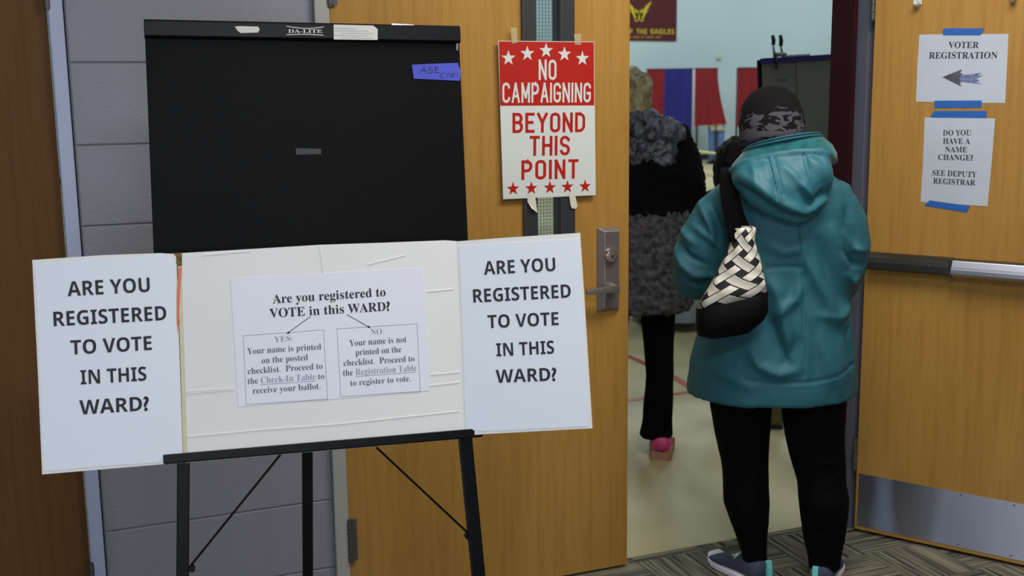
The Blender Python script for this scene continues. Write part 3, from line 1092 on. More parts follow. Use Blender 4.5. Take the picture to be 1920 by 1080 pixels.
t, P = sheet('paper_notice', D3, [(1734, 220), (1866, 222), (1860, 300), (1851.7, 386.7), (1726, 378.5), (1731, 300)], MT['plastic_sheet'],
             'portrait paper notice reading DO YOU HAVE A NAME CHANGE, taped to the open door', 'notice')
lettering(P, [('DO YOU', 1768, 254, 1821, 254, 10), ('HAVE A', 1768, 269.5, 1819, 270, 10), ('NAME', 1772, 285, 1813, 285.5, 10), ('CHANGE?', 1759, 299.6, 1824, 301, 10),
              ('SEE DEPUTY', 1748, 328.6, 1831, 332.6, 10), ('REGISTRAR', 1749.5, 343.8, 1828.3, 347.8, 10)], 'serif', MT['ink'], t)
tape(P, [(1744, 220.5), (1751.5, 208), (1850, 208), (1849.5, 221.5)], MT['blue_tape'], t)
tape(P, [(1733, 385.5), (1743, 375.5), (1818.5, 386.5), (1813, 398.5)], MT['blue_tape'], t)

# ================================================================== NO CAMPAIGNING SIGN
SG = WALL.off(0.0165)
t = thing('printed_sign', SG.w(1.425, 1.25, 0), 'red and white NO CAMPAIGNING BEYOND THIS POINT sign taped over the door window', 'sign')
MB().prism(SG, px_poly(SG, [(934, 76.5), (1114, 78), (1117.3, 366), (943.5, 373.7)]), -0.004, 0.0).build('panel', MT['white_gloss'], t, bevel=0.0006)
MB().prism(SG, px_poly(SG, [(935.2, 77.5), (1113.2, 79), (1114.2, 197.6), (938, 198.2)]), 0, 0.0004).build('red_field', MT['red'], t)
P = SG.off(0.0005)
mb = MB()
for wd, a in (('NO', (1009.5, 150, 1043.3, 150, 37)), ('CAMPAIGNING', (942, 193, 1108, 192, 36.5))):
    V, Fc = stroke_geo(wd, 0.135, 0.25 if wd == 'CAMPAIGNING' else 0.27)
    mb = MB()
    put_geo(mb, P, V, Fc, *a, 0.0002)
    mb.build('lettering', MT['white_gloss'], t)
for cxs, cys in ((953.3, 109), (988.8, 100.5), (1024, 94.9), (1058.3, 101.7), (1092, 109.7)):
    cc = P.p2(cxs, cys)
    MB().prism(P, star_pts(cc[0], cc[1], 0.0232), 0, 0.0003).build('star', MT['white_gloss'], t)
P = SG.off(0.0001)
for wd, a, g in (('BEYOND', (960.8, 249.5, 1097, 247.6, 36.5), 0.27), ('THIS', (993, 292.3, 1069, 291.3, 36.5), 0.27), ('POINT', (977.5, 337.6, 1084.3, 334.6, 36), 0.29)):
    V, Fc = stroke_geo(wd, 0.15, g)
    mb = MB()
    put_geo(mb, P, V, Fc, *a, 0.0003)
    mb.build('lettering', MT['red'], t)
for cxs, cys in ((962, 354), (996.3, 353), (1031, 351.8), (1064, 350.4), (1097, 349.3)):
    cc = P.p2(cxs, cys)
    MB().prism(P, star_pts(cc[0], cc[1], 0.0215), 0, 0.0004).build('star', MT['red'], t)
TP = SG.off(0.0008)
tape(TP, [(957, 51), (969, 52), (970, 80), (960, 82)], MT['film'], t)
tape(TP, [(1076, 64), (1089, 63), (1089.5, 84), (1078, 84)], MT['film'], t)
b1 = MB()
b1.add([SG.p3(989, 366) + SG.n * .0006, SG.p3(1003, 365) + SG.n * .0006, SG.p3(1007, 399) + Vector((0, -.004, 0)), SG.p3(995, 390) + Vector((0, -.006, 0)), SG.p3(989, 378)], [(0, 1, 2, 3, 4)])
b1.build('tape_strip', MT['white_tape'], t)
tape(TP, [(1066, 360), (1077, 361), (1083, 387), (1079, 391), (1073, 391), (1070, 386)], MT['white_tape'], t)

# ================================================================== EASEL WITH BLACK BOARD
psi, lean, roll = math.radians(-6.37), math.radians(10.71), math.radians(-1.02)
a_ = Vector((math.cos(psi), math.sin(psi), 0))
n0 = a_.cross(Vector((0, 0, 1)))
u_ = Vector((0, 0, 1)) * math.cos(lean) - n0 * math.sin(lean)
ax = a_ * math.cos(roll) + u_ * math.sin(roll)
ux = u_ * math.cos(roll) - a_ * math.sin(roll)
BD = Plane((0.2186, 2.6668, 1.741), ax, ux)        # top-left corner of the board
BW, BH = 0.70, 0.947
es = thing('easel', (0.6, 2.55, 0), 'black folding presentation easel with a dark board, standing before the block wall', 'easel')
MB().pbox(BD, 0, -BH, BW, -0.008, -0.012, 0.0).build('board', MT['black_board'], es, bevel=0.002)
hd = MB()
hd.loft([[BD.w(x, y, d) for (y, d) in ((0, -0.016), (0, 0.006), (-0.004, 0.012), (-0.036, 0.012), (-0.040, 0.006), (-0.040, -0.016))] for x in (-0.001, BW + 0.001)])
hdo = hd.build('clamp_bar', MT['black_metal'], es, bevel=0.0015)
HB = BD.off(0.0122)
MB().prism(HB, px_poly(HB, [(440, 50), (447, 49), (484, 50), (487, 55), (484, 61), (451, 62), (446, 58)]), 0, 0.0004).build('torn_sticker', MT['label_white'], hdo)
MB().prism(HB, px_poly(HB, [(625.5, 46), (700, 48), (708, 55), (708, 75), (626, 74)]), 0, 0.0004).build('paper_label', MT['label_white'], hdo)
lb = MB()
for k, (l, r) in enumerate(((628, 668), (628, 690), (640, 702), (628, 690), (640, 700))):
    y = 53 + k * 4.4
    lb.prism(HB, px_poly(HB, [(l, y), (r, y + 0.6), (r, y + 1.5), (l, y + 0.9)]), 0.0004, 0.0006)
lb.build('label_lines', MT['line_grey'], hdo)
lg = MB()
put_line(lg, HB, 'DA-LITE', 540.5, 61.6, 604.5, 61.9, 6.6, 'serif', 0.0005)
for y0, y1, y2 in ((49, 53.2, 50.3), (65, 61.6 + 2.6, 66)):
    up = [(537.5 + 69.5 * i / 10, y0 + (y2 - y0) * i / 10 + (y1 - (y0 + y2) / 2) * math.sin(math.pi * i / 10)) for i in range(11)]
    for p, q in zip(up[:-1], up[1:]):
        lg.prism(HB, px_poly(HB, [(p[0], p[1] + 0.9), (q[0], q[1] + 0.9), (q[0], q[1] - 0.5), (p[0], p[1] - 0.5)]), 0.0003, 0.0005)
lg.build('maker_mark', MT['label_white'], hdo)
MB().prism(BD.off(0.004), px_poly(BD.off(0.004), [(734, 45), (776, 47), (776, 49.5), (734, 48)]), -0.002, 0.004).build('steel_catch', MT['chrome'], hdo)
MB().prism(BD.off(0.0), px_poly(BD, [(855, 80), (859, 80), (858, 96), (855, 94)]), 0, 0.003).build('steel_pin', MT['chrome'], es)
MT['faint_label'] = mat('dull_grey_label', (40, 40, 40), 0.5)
MB().prism(BD, px_poly(BD, [(555, 278), (602, 279), (602, 289), (555, 290)]), 0, 0.0004).build('small_label', MT['faint_label'], es)
# tray bar: runs across below the display board, sticking forward
TR = BD.off(0.052)
tl, trr = TR.p2(306, 862), TR.p2(906, 811)
tang = math.atan2(trr[1] - tl[1], trr[0] - tl[0])
ty = Plane(TR.w(*tl), TR.w(*trr) - TR.w(*tl), TR.u)
tw = (TR.w(*trr) - TR.w(*tl)).length
hb = 0.0205
trm = MB()
trm.pbox(ty, 0, -hb / 2 + 0.002, tw, hb / 2, -0.004, 0.0)
trm.pbox(ty, 0.002, -hb / 2, tw - 0.002, -hb / 2 + 0.004, -0.064, -0.001)
trm.build('tray', MT['black_metal'], es, bevel=0.0015)
# legs: two front, one rear, each an angle-tube running to the carpet


def leg(p_top, p_low, wpx, pl, name='leg'):
    A = pl.p3(*p_top)
    Bp = pl.p3(*p_low)
    d = (Bp - A).normalized()
    Z = A + d * ((0.0 - A.z) / d.z)
    wdt = wpx * (A - CAM).dot(FW) / F_PX
    s1 = pl.a * wdt / 2
    s2 = pl.n * 0.011
    b = MB()
    b.loft([[p - s1 - s2, p + s1 - s2, p + s1 + s2, p - s1 + s2] for p in (A - d * 0.01, Z)])
    o = b.build(name, MT['black_metal'], es, bevel=0.002)
    foot = MB()
    foot.loft([[p - s1 * 1.3 - s2 * 1.3, p + s1 * 1.3 - s2 * 1.3, p + s1 * 1.3 + s2 * 1.3, p - s1 * 1.3 + s2 * 1.3] for p in (Z - d * 0.04, Z)])
    foot.build('rubber_foot', MT['rubber'], o, bevel=0.002)
    return o


LP = Plane(BD.w(0, -BH + 0.1, 0.03), a_, Vector((0, 0, 1)) * math.cos(math.radians(7)) - n0 * math.sin(math.radians(7)))
leg((344, 868), (342.5, 1080), 23, LP)
leg((872, 822), (897, 1080), 24, LP)
RP = Plane(BD.w(0, -BH + 0.1, -0.03), a_, Vector((0, 0, 1)) * math.cos(math.radians(-2)) - n0 * math.sin(math.radians(-2)))
leg((576, 835), (577, 1080), 19, RP)
BP = LP.off(-0.012)
for p, q in (((527, 851), (358, 1060)), ((706, 839), (878, 1000))):
    br = MB()
    br.tube([BP.p3(*p), BP.p3(*q)], 0.0026, 8)
    br.build('brace', MT['black_metal'], es)
for p in ((360, 1064), (876, 1004)):
    c0 = BP.p3(*p)
    MB().tube([c0 - BP.n * 0.004, c0 + BP.n * 0.016], 0.007, 12).build('brace_clip', MT['black_metal'], es, smooth=True)

# blue masking tape with pen scribble
TP = BD.off(0.0006)
t = thing('tape_strip', TP.w(*TP.p2(815, 152)), 'crinkled blue masking tape with pen writing, at the upper right of the black board', 'tape')
MB().prism(TP, px_poly(TP, [(772, 121.5), (815, 119.5), (858, 118), (864, 134), (862, 151.5), (840, 150.5), (776, 147.5), (774, 135)]), 0, 0.0008).build('strip', MT['violet_tape'], t)
MT['pen'] = mat('pen_ink', (44, 40, 92), 0.7)
sk = MB()
P = TP.off(0.001)


def pen(pl, b, pts, wpx=1.3):
    for p, q in zip(pts[:-1], pts[1:]):
        dx, dy = q[0] - p[0], q[1] - p[1]
        L = math.hypot(dx, dy) or 1
        nx, ny = -dy / L * wpx / 2, dx / L * wpx / 2
        b.prism(pl, px_poly(pl, [(p[0] + nx, p[1] + ny), (q[0] + nx, q[1] + ny), (q[0] - nx, q[1] - ny), (p[0] - nx, p[1] - ny)]), 0, 0.0003)


for ln in ([(788, 137), (795, 125), (799, 137)], [(790, 132), (799, 132)], [(811, 126), (804, 126), (804, 131), (811, 131), (811, 136), (803, 137)], [(822, 126), (816, 126), (817, 136), (824, 136)], [(816, 131), (822, 130)],
           [(834, 137), (827, 138), (826, 145), (834, 145)], [(838, 145), (839, 138), (844, 138), (844, 145)], [(848, 146), (848, 138), (854, 138)], [(848, 142), (853, 142)], [(858, 137), (857, 145)]):
    pen(P, sk, ln)
sk.build('pen_writing', MT['pen'], t)

# ================================================================== TRI-FOLD DISPLAY BOARD
CB = BD.off(0.046)                                   # front face of the middle panel
cp = px_poly(CB, [(341, 474.5), (420, 470), (600, 459), (720, 455), (835, 450.5), (856, 452), (862, 560), (872.5, 822), (600, 846), (347, 868), (344, 650)])
tf = thing('display_board', CB.w(0.35, cp[7][1], 0), 'white three-panel display board of worn card resting on the easel tray', 'display board')
pn = MB().prism(CB, cp, -0.005, 0.0)
# dents and old fold ridges across the card
for ln in ([(352, 733), (440, 727)], [(352, 737), (440, 730)], [(802, 546), (851, 541)], [(806, 702), (862, 697)], [(352, 818), (480, 806), (640, 794), (862, 770)], [(800, 723), (862, 716)], [(600, 462), (607, 516)], [(380, 478), (470, 470)], [(690, 495), (760, 478)]):
    for p, q in zip(ln[:-1], ln[1:]):
        pn.prism(CB, px_poly(CB, [(p[0], p[1]), (q[0], q[1]), (q[0], q[1] + 1.6), (p[0], p[1] + 1.6)]), -0.001, 0.0012)
pn.build('middle_panel', MT['foam'], tf)
# left wing: folded a little towards the viewer


def wing_plane(p_in_top, p_in_bot, outward):
    A, Bq = CB.p3(*p_in_top), CB.p3(*p_in_bot)
    u = (A - Bq).normalized()
    a = Matrix.Rotation(outward, 3, u) @ CB.a
    return Plane(A, a, u)


LW = wing_plane((335, 474), (345, 862), math.radians(2))
RW = wing_plane((855, 451), (871, 818), math.radians(-15))
MB().prism(LW, px_poly(LW, [(60.5, 487.5), (190, 478.5), (300, 474.5), (325, 476), (331, 482), (336, 640), (343.5, 868), (305, 870.5), (180, 881), (79, 889.5), (71, 700)]), -0.005, 0).build('side_panel', MT['foam'], tf)
MB().prism(RW, px_poly(RW, [(856, 452.5), (950, 445.5), (1088, 436.5), (1096, 560), (1111, 803), (1000, 809), (907, 814), (871, 817)]), -0.005, 0).build('side_panel', MT['foam'], tf)
MB().prism(CB.off(0.0002), px_poly(CB, [(333, 500), (341, 498), (352, 862), (344, 866)]), -0.006, 0.0004).build('yellowed_tape', MT['yellow_tape'], tf)
MB().prism(CB.off(0.0008), px_poly(CB, [(334, 502), (340.5, 500), (337.5, 560), (333.5, 628), (331, 600), (331.5, 550)]), -0.001, 0.0006).build('orange_mark', MT['orange'], tf)
MB().prism(CB.off(-0.001), px_poly(CB, [(320, 475), (340.5, 473.5), (341, 500), (334, 502), (326, 486)]), -0.004, 0.0012).build('torn_edge', MT['cardboard'], tf)

# its three printed sheets
t, P = sheet('poster_sheet', LW, [(66, 497), (180, 486), (312, 480), (328, 489), (333, 640), (340.5, 864), (190, 874), (82, 884), (74, 690)], MT['paper'],
             'large ARE YOU REGISTERED TO VOTE sheet on the left wing of the display board', 'poster', d0=0.0003)
lettering(P, [('ARE YOU', 127, 555.5, 281.5, 547, 27), ('REGISTERED', 101, 612, 312.5, 600, 27), ('TO VOTE', 133, 665, 285, 656, 26.5), ('IN THIS', 151.5, 721, 275, 713.5, 26.5), ('WARD?', 149.5, 777.5, 280, 769, 26.5)], 'sans', MT['ink'], t)
t, P = sheet('poster_sheet', RW, [(861, 462), (940, 456), (1083, 448), (1089, 560), (1103, 799), (1000, 804), (912, 808), (874, 806)], MT['paper'],
             'large ARE YOU REGISTERED TO VOTE sheet on the right wing, beside the lever handle', 'poster', d0=0.0003)
lettering(P, [('ARE YOU', 907.6, 515.3, 1041.8, 508, 25), ('REGISTERED', 887.8, 567.5, 1070.8, 557.8, 25), ('TO VOTE', 914.8, 615.5, 1047.7, 609.4, 24.5), ('IN THIS', 931, 668.3, 1039.3, 663, 24.5), ('WARD?', 930, 718, 1044, 713.5, 24.5)], 'sans', MT['ink'], t)
t, P = sheet('paper_notice', CB, [(432.5, 524), (480, 520), (600, 513), (792, 501.8), (797, 580), (806, 732), (700, 741), (616, 749), (612, 747), (447, 762.5), (441, 660)], MT['paper_warm'],
             'printed notice with YES and NO boxes on the middle panel of the display board', 'notice', d0=0.0003)
lettering(P, [('Are you registered to', 511.5, 569, 723.3, 555, 16.3), ('VOTE in this WARD?', 505.5, 595.8, 731.5, 582, 16.5)], 'serif', MT['ink'], t, 'heading')
lettering(P, [('Your name is printed', 464, 664.2, 602.2, 655, 11.5), ('on the posted', 490.8, 681.5, 577.6, 675, 11.5), ('checklist.  Proceed to', 464.8, 701.5, 605, 691.3, 11.5), ('the', 464.6, 720.2, 484, 719, 11.5), ('to', 596.5, 711, 608.2, 710, 10.5), ('receive your ballot.', 474, 738.3, 600.7, 729, 11.5)], 'serif_light', MT['ink_soft'], t, 'yes_text')
lettering(P, [('Your name is not', 655.4, 648.9, 762.2, 641.3, 11.5), ('printed on the', 667, 666.5, 752.6, 660, 11.5), ('checklist.  Proceed to', 644.5, 686.2, 777.2, 677.2, 11.5), ('the', 643.5, 704.8, 661.5, 703.5, 11.5), ('to register to vote.', 657.2, 723.5, 770, 714.5, 11)], 'serif_light', MT['ink_soft'], t, 'no_text')
lettering(P, [('YES:', 514.6, 641.7, 548.8, 639.2, 10.5), ('Check-In Table', 489.5, 718.5, 592, 711.5, 11.5), ('NO:', 695.5, 627.6, 719.5, 626.2, 11), ('Registration Table', 667, 703, 781, 694.8, 11.5)], 'serif_light', MT['ink_grey'], t, 'grey_text')
rl = MB()
pen(P, rl, [(489, 721.3), (592, 714.3)], 0.9)
pen(P, rl, [(666, 706), (781, 697.5)], 0.9)
pen(P, rl, [(456.3, 629.5), (606.6, 618.3), (614.4, 749), (461.5, 758), (456.3, 629.5)], 0.9)
pen(P, rl, [(631.8, 616.5), (782, 607), (788, 733.7), (639, 743.5), (631.8, 616.5)], 0.9)
rl.build('box_rules', MT['line_grey'], t)
for shaft, tip in (([(582, 593.7), (540, 624)], [(537.5, 626.3), (540.5, 620.8), (544, 625)]), ([(650.5, 589.8), (692, 613.5)], [(695, 615.3), (688.5, 614.3), (691.5, 609.7)])):
    ar = MB()
    pen(P, ar, shaft, 1.3)
    ar.prism(P, px_poly(P, tip), 0, 0.0003)
    ar.build('arrow', MT['ink'], t)

# ================================================================== PEOPLE


class Fig:
    """local frame of a figure: x to the viewer's right, y away, z up, origin on the floor"""

    def __init__(s, x, y):
        s.o = Vector((x, y, 0))
        s.ey = Vector((x, y, 0)).normalized()
        s.ex = Vector((s.ey.y, -s.ey.x, 0))

    def w(s, x, y, z):
        return s.o + s.ex * x + s.ey * y + Vector((0, 0, z))

    def px(s, px, py, yo=0.0):
        P = at(px, py, s.o + s.ey * yo, s.ey)
        return ((P - s.o).dot(s.ex), P.z)

    def loc(s, P):
        d = P - s.o
        return (d.dot(s.ex), d.dot(s.ey), d.z)

    def ring(s, c, a, b, n=40, p=2.3, tilt=(0, 0)):
        """superellipse ring about c with half width a and half depth b"""
        out = []
        for k in range(n):
            t = 2 * math.pi * k / n
            ct, st = math.cos(t), math.sin(t)
            x = a * math.copysign(abs(ct) ** (2 / p), ct)
            y = b * math.copysign(abs(st) ** (2 / p), st)
            out.append(s.w(c[0] + x, c[1] + y, c[2] + tilt[0] * x + tilt[1] * y))
        return out


def head_parts(b, fig, c, k, yaw=0.0, pitch=0.0):
    """skull, jaw, nose, brow, lips, eyes and ears; faces local +y turned by yaw"""
    Rm = Matrix.Rotation(yaw, 3, 'Z') @ Matrix.Rotation(-pitch, 3, 'X')
    B = Matrix((fig.ex, fig.ey, Vector((0, 0, 1)))).transposed()

    def q(x, y, z):
        v = Rm @ Vector((x * k, y * k, z * k))
        return fig.w(c[0] + v.x, c[1] + v.y, c[2] + v.z)
    rot = B @ Rm
    b.ellipsoid(q(0, 0, 0.02), (0.074 * k, 0.095 * k, 0.095 * k), rot=rot)
    b.ellipsoid(q(0, 0.030, -0.045), (0.056 * k, 0.064 * k, 0.072 * k), rot=rot)
    b.ellipsoid(q(0, 0.082, -0.095), (0.022 * k, 0.016 * k, 0.016 * k), rot=rot)
    b.capsule(q(0, 0.088, 0.008), q(0, 0.108, -0.030), 0.009 * k, 0.014 * k, 10)
    b.capsule(q(-0.011, 0.098, -0.034), q(0.011, 0.098, -0.034), 0.009 * k, 0.009 * k, 10)
    b.capsule(q(-0.036, 0.080, 0.022), q(0.036, 0.080, 0.022), 0.014 * k, 0.014 * k, 10)
    b.capsule(q(-0.020, 0.090, -0.060), q(0.020, 0.090, -0.060), 0.007 * k, 0.007 * k, 10)
    b.capsule(q(-0.017, 0.088, -0.070), q(0.017, 0.088, -0.070), 0.008 * k, 0.008 * k, 10)
    for sx in (-1, 1):
        b.ellipsoid(q(sx * 0.030, 0.079, 0.000), (0.014 * k, 0.010 * k, 0.010 * k), 14, 10, rot)
        b.ellipsoid(q(sx * 0.076, -0.004, -0.012), (0.010 * k, 0.020 * k, 0.034 * k), 14, 10, rot)
        b.ellipsoid(q(sx * 0.042, 0.058, -0.030), (0.024 * k, 0.022 * k, 0.024 * k), 14, 10, rot)
    return q


def hand_parts(b, fig, wrist, d, up, side, k=1.0):
    """palm with five curled fingers; d = forearm direction, up = back of the hand, side = +1 thumb to +x"""
    d = Vector(d).normalized()
    up = (Vector(up) - d * Vector(up).dot(d)).normalized()
    sd = d.cross(up) * side
    W = Vector(wrist)

    def q(v):
        return fig.w(v.x, v.y, v.z)
    b.capsule(q(W), q(W + d * 0.030 * k), 0.026 * k, 0.026 * k, 12)
    for i, (o, L) in enumerate(((0.030, 0.072), (0.010, 0.080), (-0.011, 0.075), (-0.030, 0.060))):
        p0 = W + d * 0.020 * k + sd * o * 0.8 * k
        p1 = W + d * 0.088 * k + sd * o * k
        b.capsule(q(p0), q(p1), 0.0135 * k, 0.0115 * k, 10)
        p2 = p1 + (d * 0.8 - up * 0.6) * L * 0.45 * k
        p3 = p2 + (d * 0.25 - up * 0.97) * L * 0.32 * k
        p4 = p3 + (-d * 0.35 - up * 0.9) * L * 0.24 * k
        b.capsule(q(p1), q(p2), 0.0095 * k, 0.0088 * k, 10)
        b.capsule(q(p2), q(p3), 0.0088 * k, 0.0080 * k, 10)
        b.capsule(q(p3), q(p4), 0.0080 * k, 0.0070 * k, 10)
    t0 = W + d * 0.025 * k + sd * 0.022 * k - up * 0.004 * k
    t1 = t0 + (d * 0.6 + sd * 0.7 - up * 0.3).normalized() * 0.036 * k
    t2 = t1 + (d * 0.9 + sd * 0.1 - up * 0.5).normalized() * 0.030 * k
    b.capsule(q(t0), q(t1), 0.0130 * k, 0.0105 * k, 10)
    b.capsule(q(t1), q(t2), 0.0100 * k, 0.0080 * k, 10)


def body_mesh(fig, parent, J, k=1.0, m='skin', voxel=0.0065, yaw=0.0, pitch=0.0):
    """one continuous body; J holds the joints in the figure's local frame"""
    b = MB()

    def cap(p, q, r0, r1):
        b.capsule(fig.w(*p), fig.w(*q), r0 * k, r1 * k, 14)
    head_parts(b, fig, J['head'], J.get('hk', 1.0), yaw, pitch)
    hd = Vector(J['head'])
    cap(J['neck'], hd + Vector((0, -0.012, -0.05)), 0.055, 0.050)
    ch = Vector(J['chest'])
    pv = Vector(J['pelvis'])
    for s_ in ('l', 'r'):
        sh, el, wr = J['sh' + s_], J['el' + s_], J['wr' + s_]
        hp, kn, an, to = J['hp' + s_], J['kn' + s_], J['an' + s_], J['to' + s_]
        cap(J['neck'], sh, 0.05, 0.05)
        cap(sh, el, 0.047, 0.038)
        cap(el, wr, 0.037, 0.025)
        cap(hp, kn, 0.078, 0.050)
        mid = Vector(kn) * 0.68 + Vector(an) * 0.32
        cap(kn, mid, 0.048, 0.052)
        cap(mid, an, 0.050, 0.032)
        cap(an, to, 0.030, 0.014)
        cap(pv, hp, 0.095, 0.085)
        cap(ch, sh, 0.085, 0.055)
        fa = (Vector(wr) - Vector(el)).normalized()
        hand_parts(b, fig, wr, fa, J.get('up', (0, 0, 1)), -1 if s_ == 'r' else 1, k)
    b.ellipsoid(fig.w(*ch), (0.13 * k, 0.10 * k, 0.16 * k), rot=Matrix((fig.ex, fig.ey, Vector((0, 0, 1)))).transposed())
    cap(ch, pv, 0.10, 0.105)
    vs, ns, fs = remeshed(b, voxel, 5, 0.5)
    return from_data(vs, fs).build('body', MT[m], parent, smooth='all')


def seg_dist(P, a, c):
    a, c = np.array(a), np.array(c)
    d = c - a
    t = np.clip(((P - a) @ d) / max(d @ d, 1e-9), 0, 1)
    return np.linalg.norm(P - (a + t[:, None] * d), axis=1), t


def drape(vs, ns, fig, strokes, yo, noise_amp=0.004, nscale=(9, 9, 4), taper=True, seed=0.0):
    """move cloth along its normal: folds and seams given as strokes seen from the viewer's side"""
    P = np.array([fig.loc(v) for v in vs])
    Nn = np.array([(n.dot(fig.ex), n.dot(fig.ey), n.z) for n in ns])
    dsp = np.zeros(len(P))
    front = np.clip(-Nn[:, 1] * 2.2 + 0.35, 0, 1)
    XZ = P[:, [0, 2]]
    for pts, amp, wd in strokes:
        q = [fig.px(p[0], p[1], yo) for p in pts]
        best = np.full(len(P), 9.0)
        tt = np.zeros(len(P))
        n = len(q) - 1
        for i in range(n):
            dd, t = seg_dist(XZ, q[i], q[i + 1])
            k = dd < best
            best[k] = dd[k]
            tt[k] = ((i + t) / n)[k]
        env = np.exp(-(best / wd) ** 2)
        if taper and wd > 0.006:
            env *= np.sin(np.pi * np.clip(tt * 0.86 + 0.07, 0, 1)) ** 0.6
        dsp += amp * env * front
    for i, v in enumerate(vs):
        l = P[i]
        nz = noise.fractal(Vector((l[0] * nscale[0] + seed, l[1] * nscale[1], l[2] * nscale[2])), 0.9, 2.1, 3)
        dsp[i] += noise_amp * nz
    return [v + n * float(d) for v, n, d in zip(vs, ns, dsp)]


# ------------------------------------------------------------------ woman in the teal coat
W1 = Fig(2.12, 2.93)
p1 = thing('person', W1.o, 'person in teal hooded coat and dark patterned beanie, back turned, shoulder bag at left', 'person')
J = dict(head=(-0.080, 0.035, 1.455), neck=(-0.055, -0.01, 1.325), chest=(-0.04, -0.01, 1.12), pelvis=(-0.035, 0, 0.80),
         shl=(-0.185, 0, 1.245), ell=(-0.30, -0.005, 0.985), wrl=(-0.20, 0.20, 0.965), shr=(0.09, 0, 1.245), elr=(0.135, 0.0, 0.99), wrr=(0.06, 0.22, 0.99),
         hpl=(-0.135, 0, 0.70), knl=(-0.132, 0.01, 0.39), anl=(-0.098, -0.005, 0.075), tol=(-0.155, 0.045, 0.03),
         hpr=(0.070, 0, 0.70), knr=(0.100, 0.012, 0.36), anr=(0.120, 0.0, 0.075), tor=(0.130, 0.07, 0.03), hk=0.95)
body_mesh(W1, p1, J, 0.92, pitch=0.3)


def leg_loft(fig, rows, n=28):
    return [fig.ring((x, y, z), a, b, n, 2.0) for (x, y, z, a, b) in rows]


lg1 = MB()
lg1.loft(leg_loft(W1, [(-0.094, -0.006, 0.055, 0.041, 0.046), (-0.099, -0.005, 0.09, 0.040, 0.047), (-0.105, -0.004, 0.125, 0.046, 0.055), (-0.117, -0.008, 0.20, 0.062, 0.068), (-0.127, -0.012, 0.265, 0.0735, 0.076), (-0.131, -0.008, 0.33, 0.0735, 0.075),
                       (-0.136, 0.0, 0.40, 0.076, 0.078), (-0.145, 0.0, 0.48, 0.086, 0.09), (-0.152, 0.0, 0.58, 0.098, 0.105), (-0.150, 0, 0.72, 0.11, 0.12), (-0.10, 0, 0.86, 0.10, 0.12)]))
lg1.loft(leg_loft(W1, [(0.122, 0.002, 0.055, 0.050, 0.052), (0.122, 0.002, 0.09, 0.052, 0.054), (0.119, 0.0, 0.16, 0.066, 0.068), (0.116, -0.006, 0.23, 0.074, 0.078), (0.113, -0.010, 0.295, 0.079, 0.081), (0.105, -0.004, 0.345, 0.0765, 0.078),
                       (0.090, 0.004, 0.42, 0.086, 0.088), (0.078, 0.0, 0.50, 0.093, 0.096), (0.072, 0, 0.60, 0.102, 0.108), (0.066, 0, 0.72, 0.11, 0.12), (0.03, 0, 0.86, 0.10, 0.12)]))
lg1.loft([W1.ring((-0.035, 0, z), a, 0.12, 28, 2.2) for z, a in ((0.70, 0.10), (0.78, 0.19), (0.92, 0.18))])
vs, ns, fs = remeshed(lg1, 0.0065, 3)
st = [([(1337, 850), (1395, 862), (1440, 872)], 0.0025, 0.008), ([(1500, 885), (1545, 868), (1585, 866)], 0.003, 0.008), ([(1505, 905), (1560, 893), (1590, 880)], -0.003, 0.008), ([(1390, 1000), (1440, 992)], 0.003, 0.006), ([(1505, 1010), (1580, 1000)], 0.0025, 0.007)]
vs = drape(vs, ns, W1, st, -0.07, 0.0015, (10, 10, 10))
from_data(vs, fs).build('leggings', MT['legging'], p1, smooth='all')


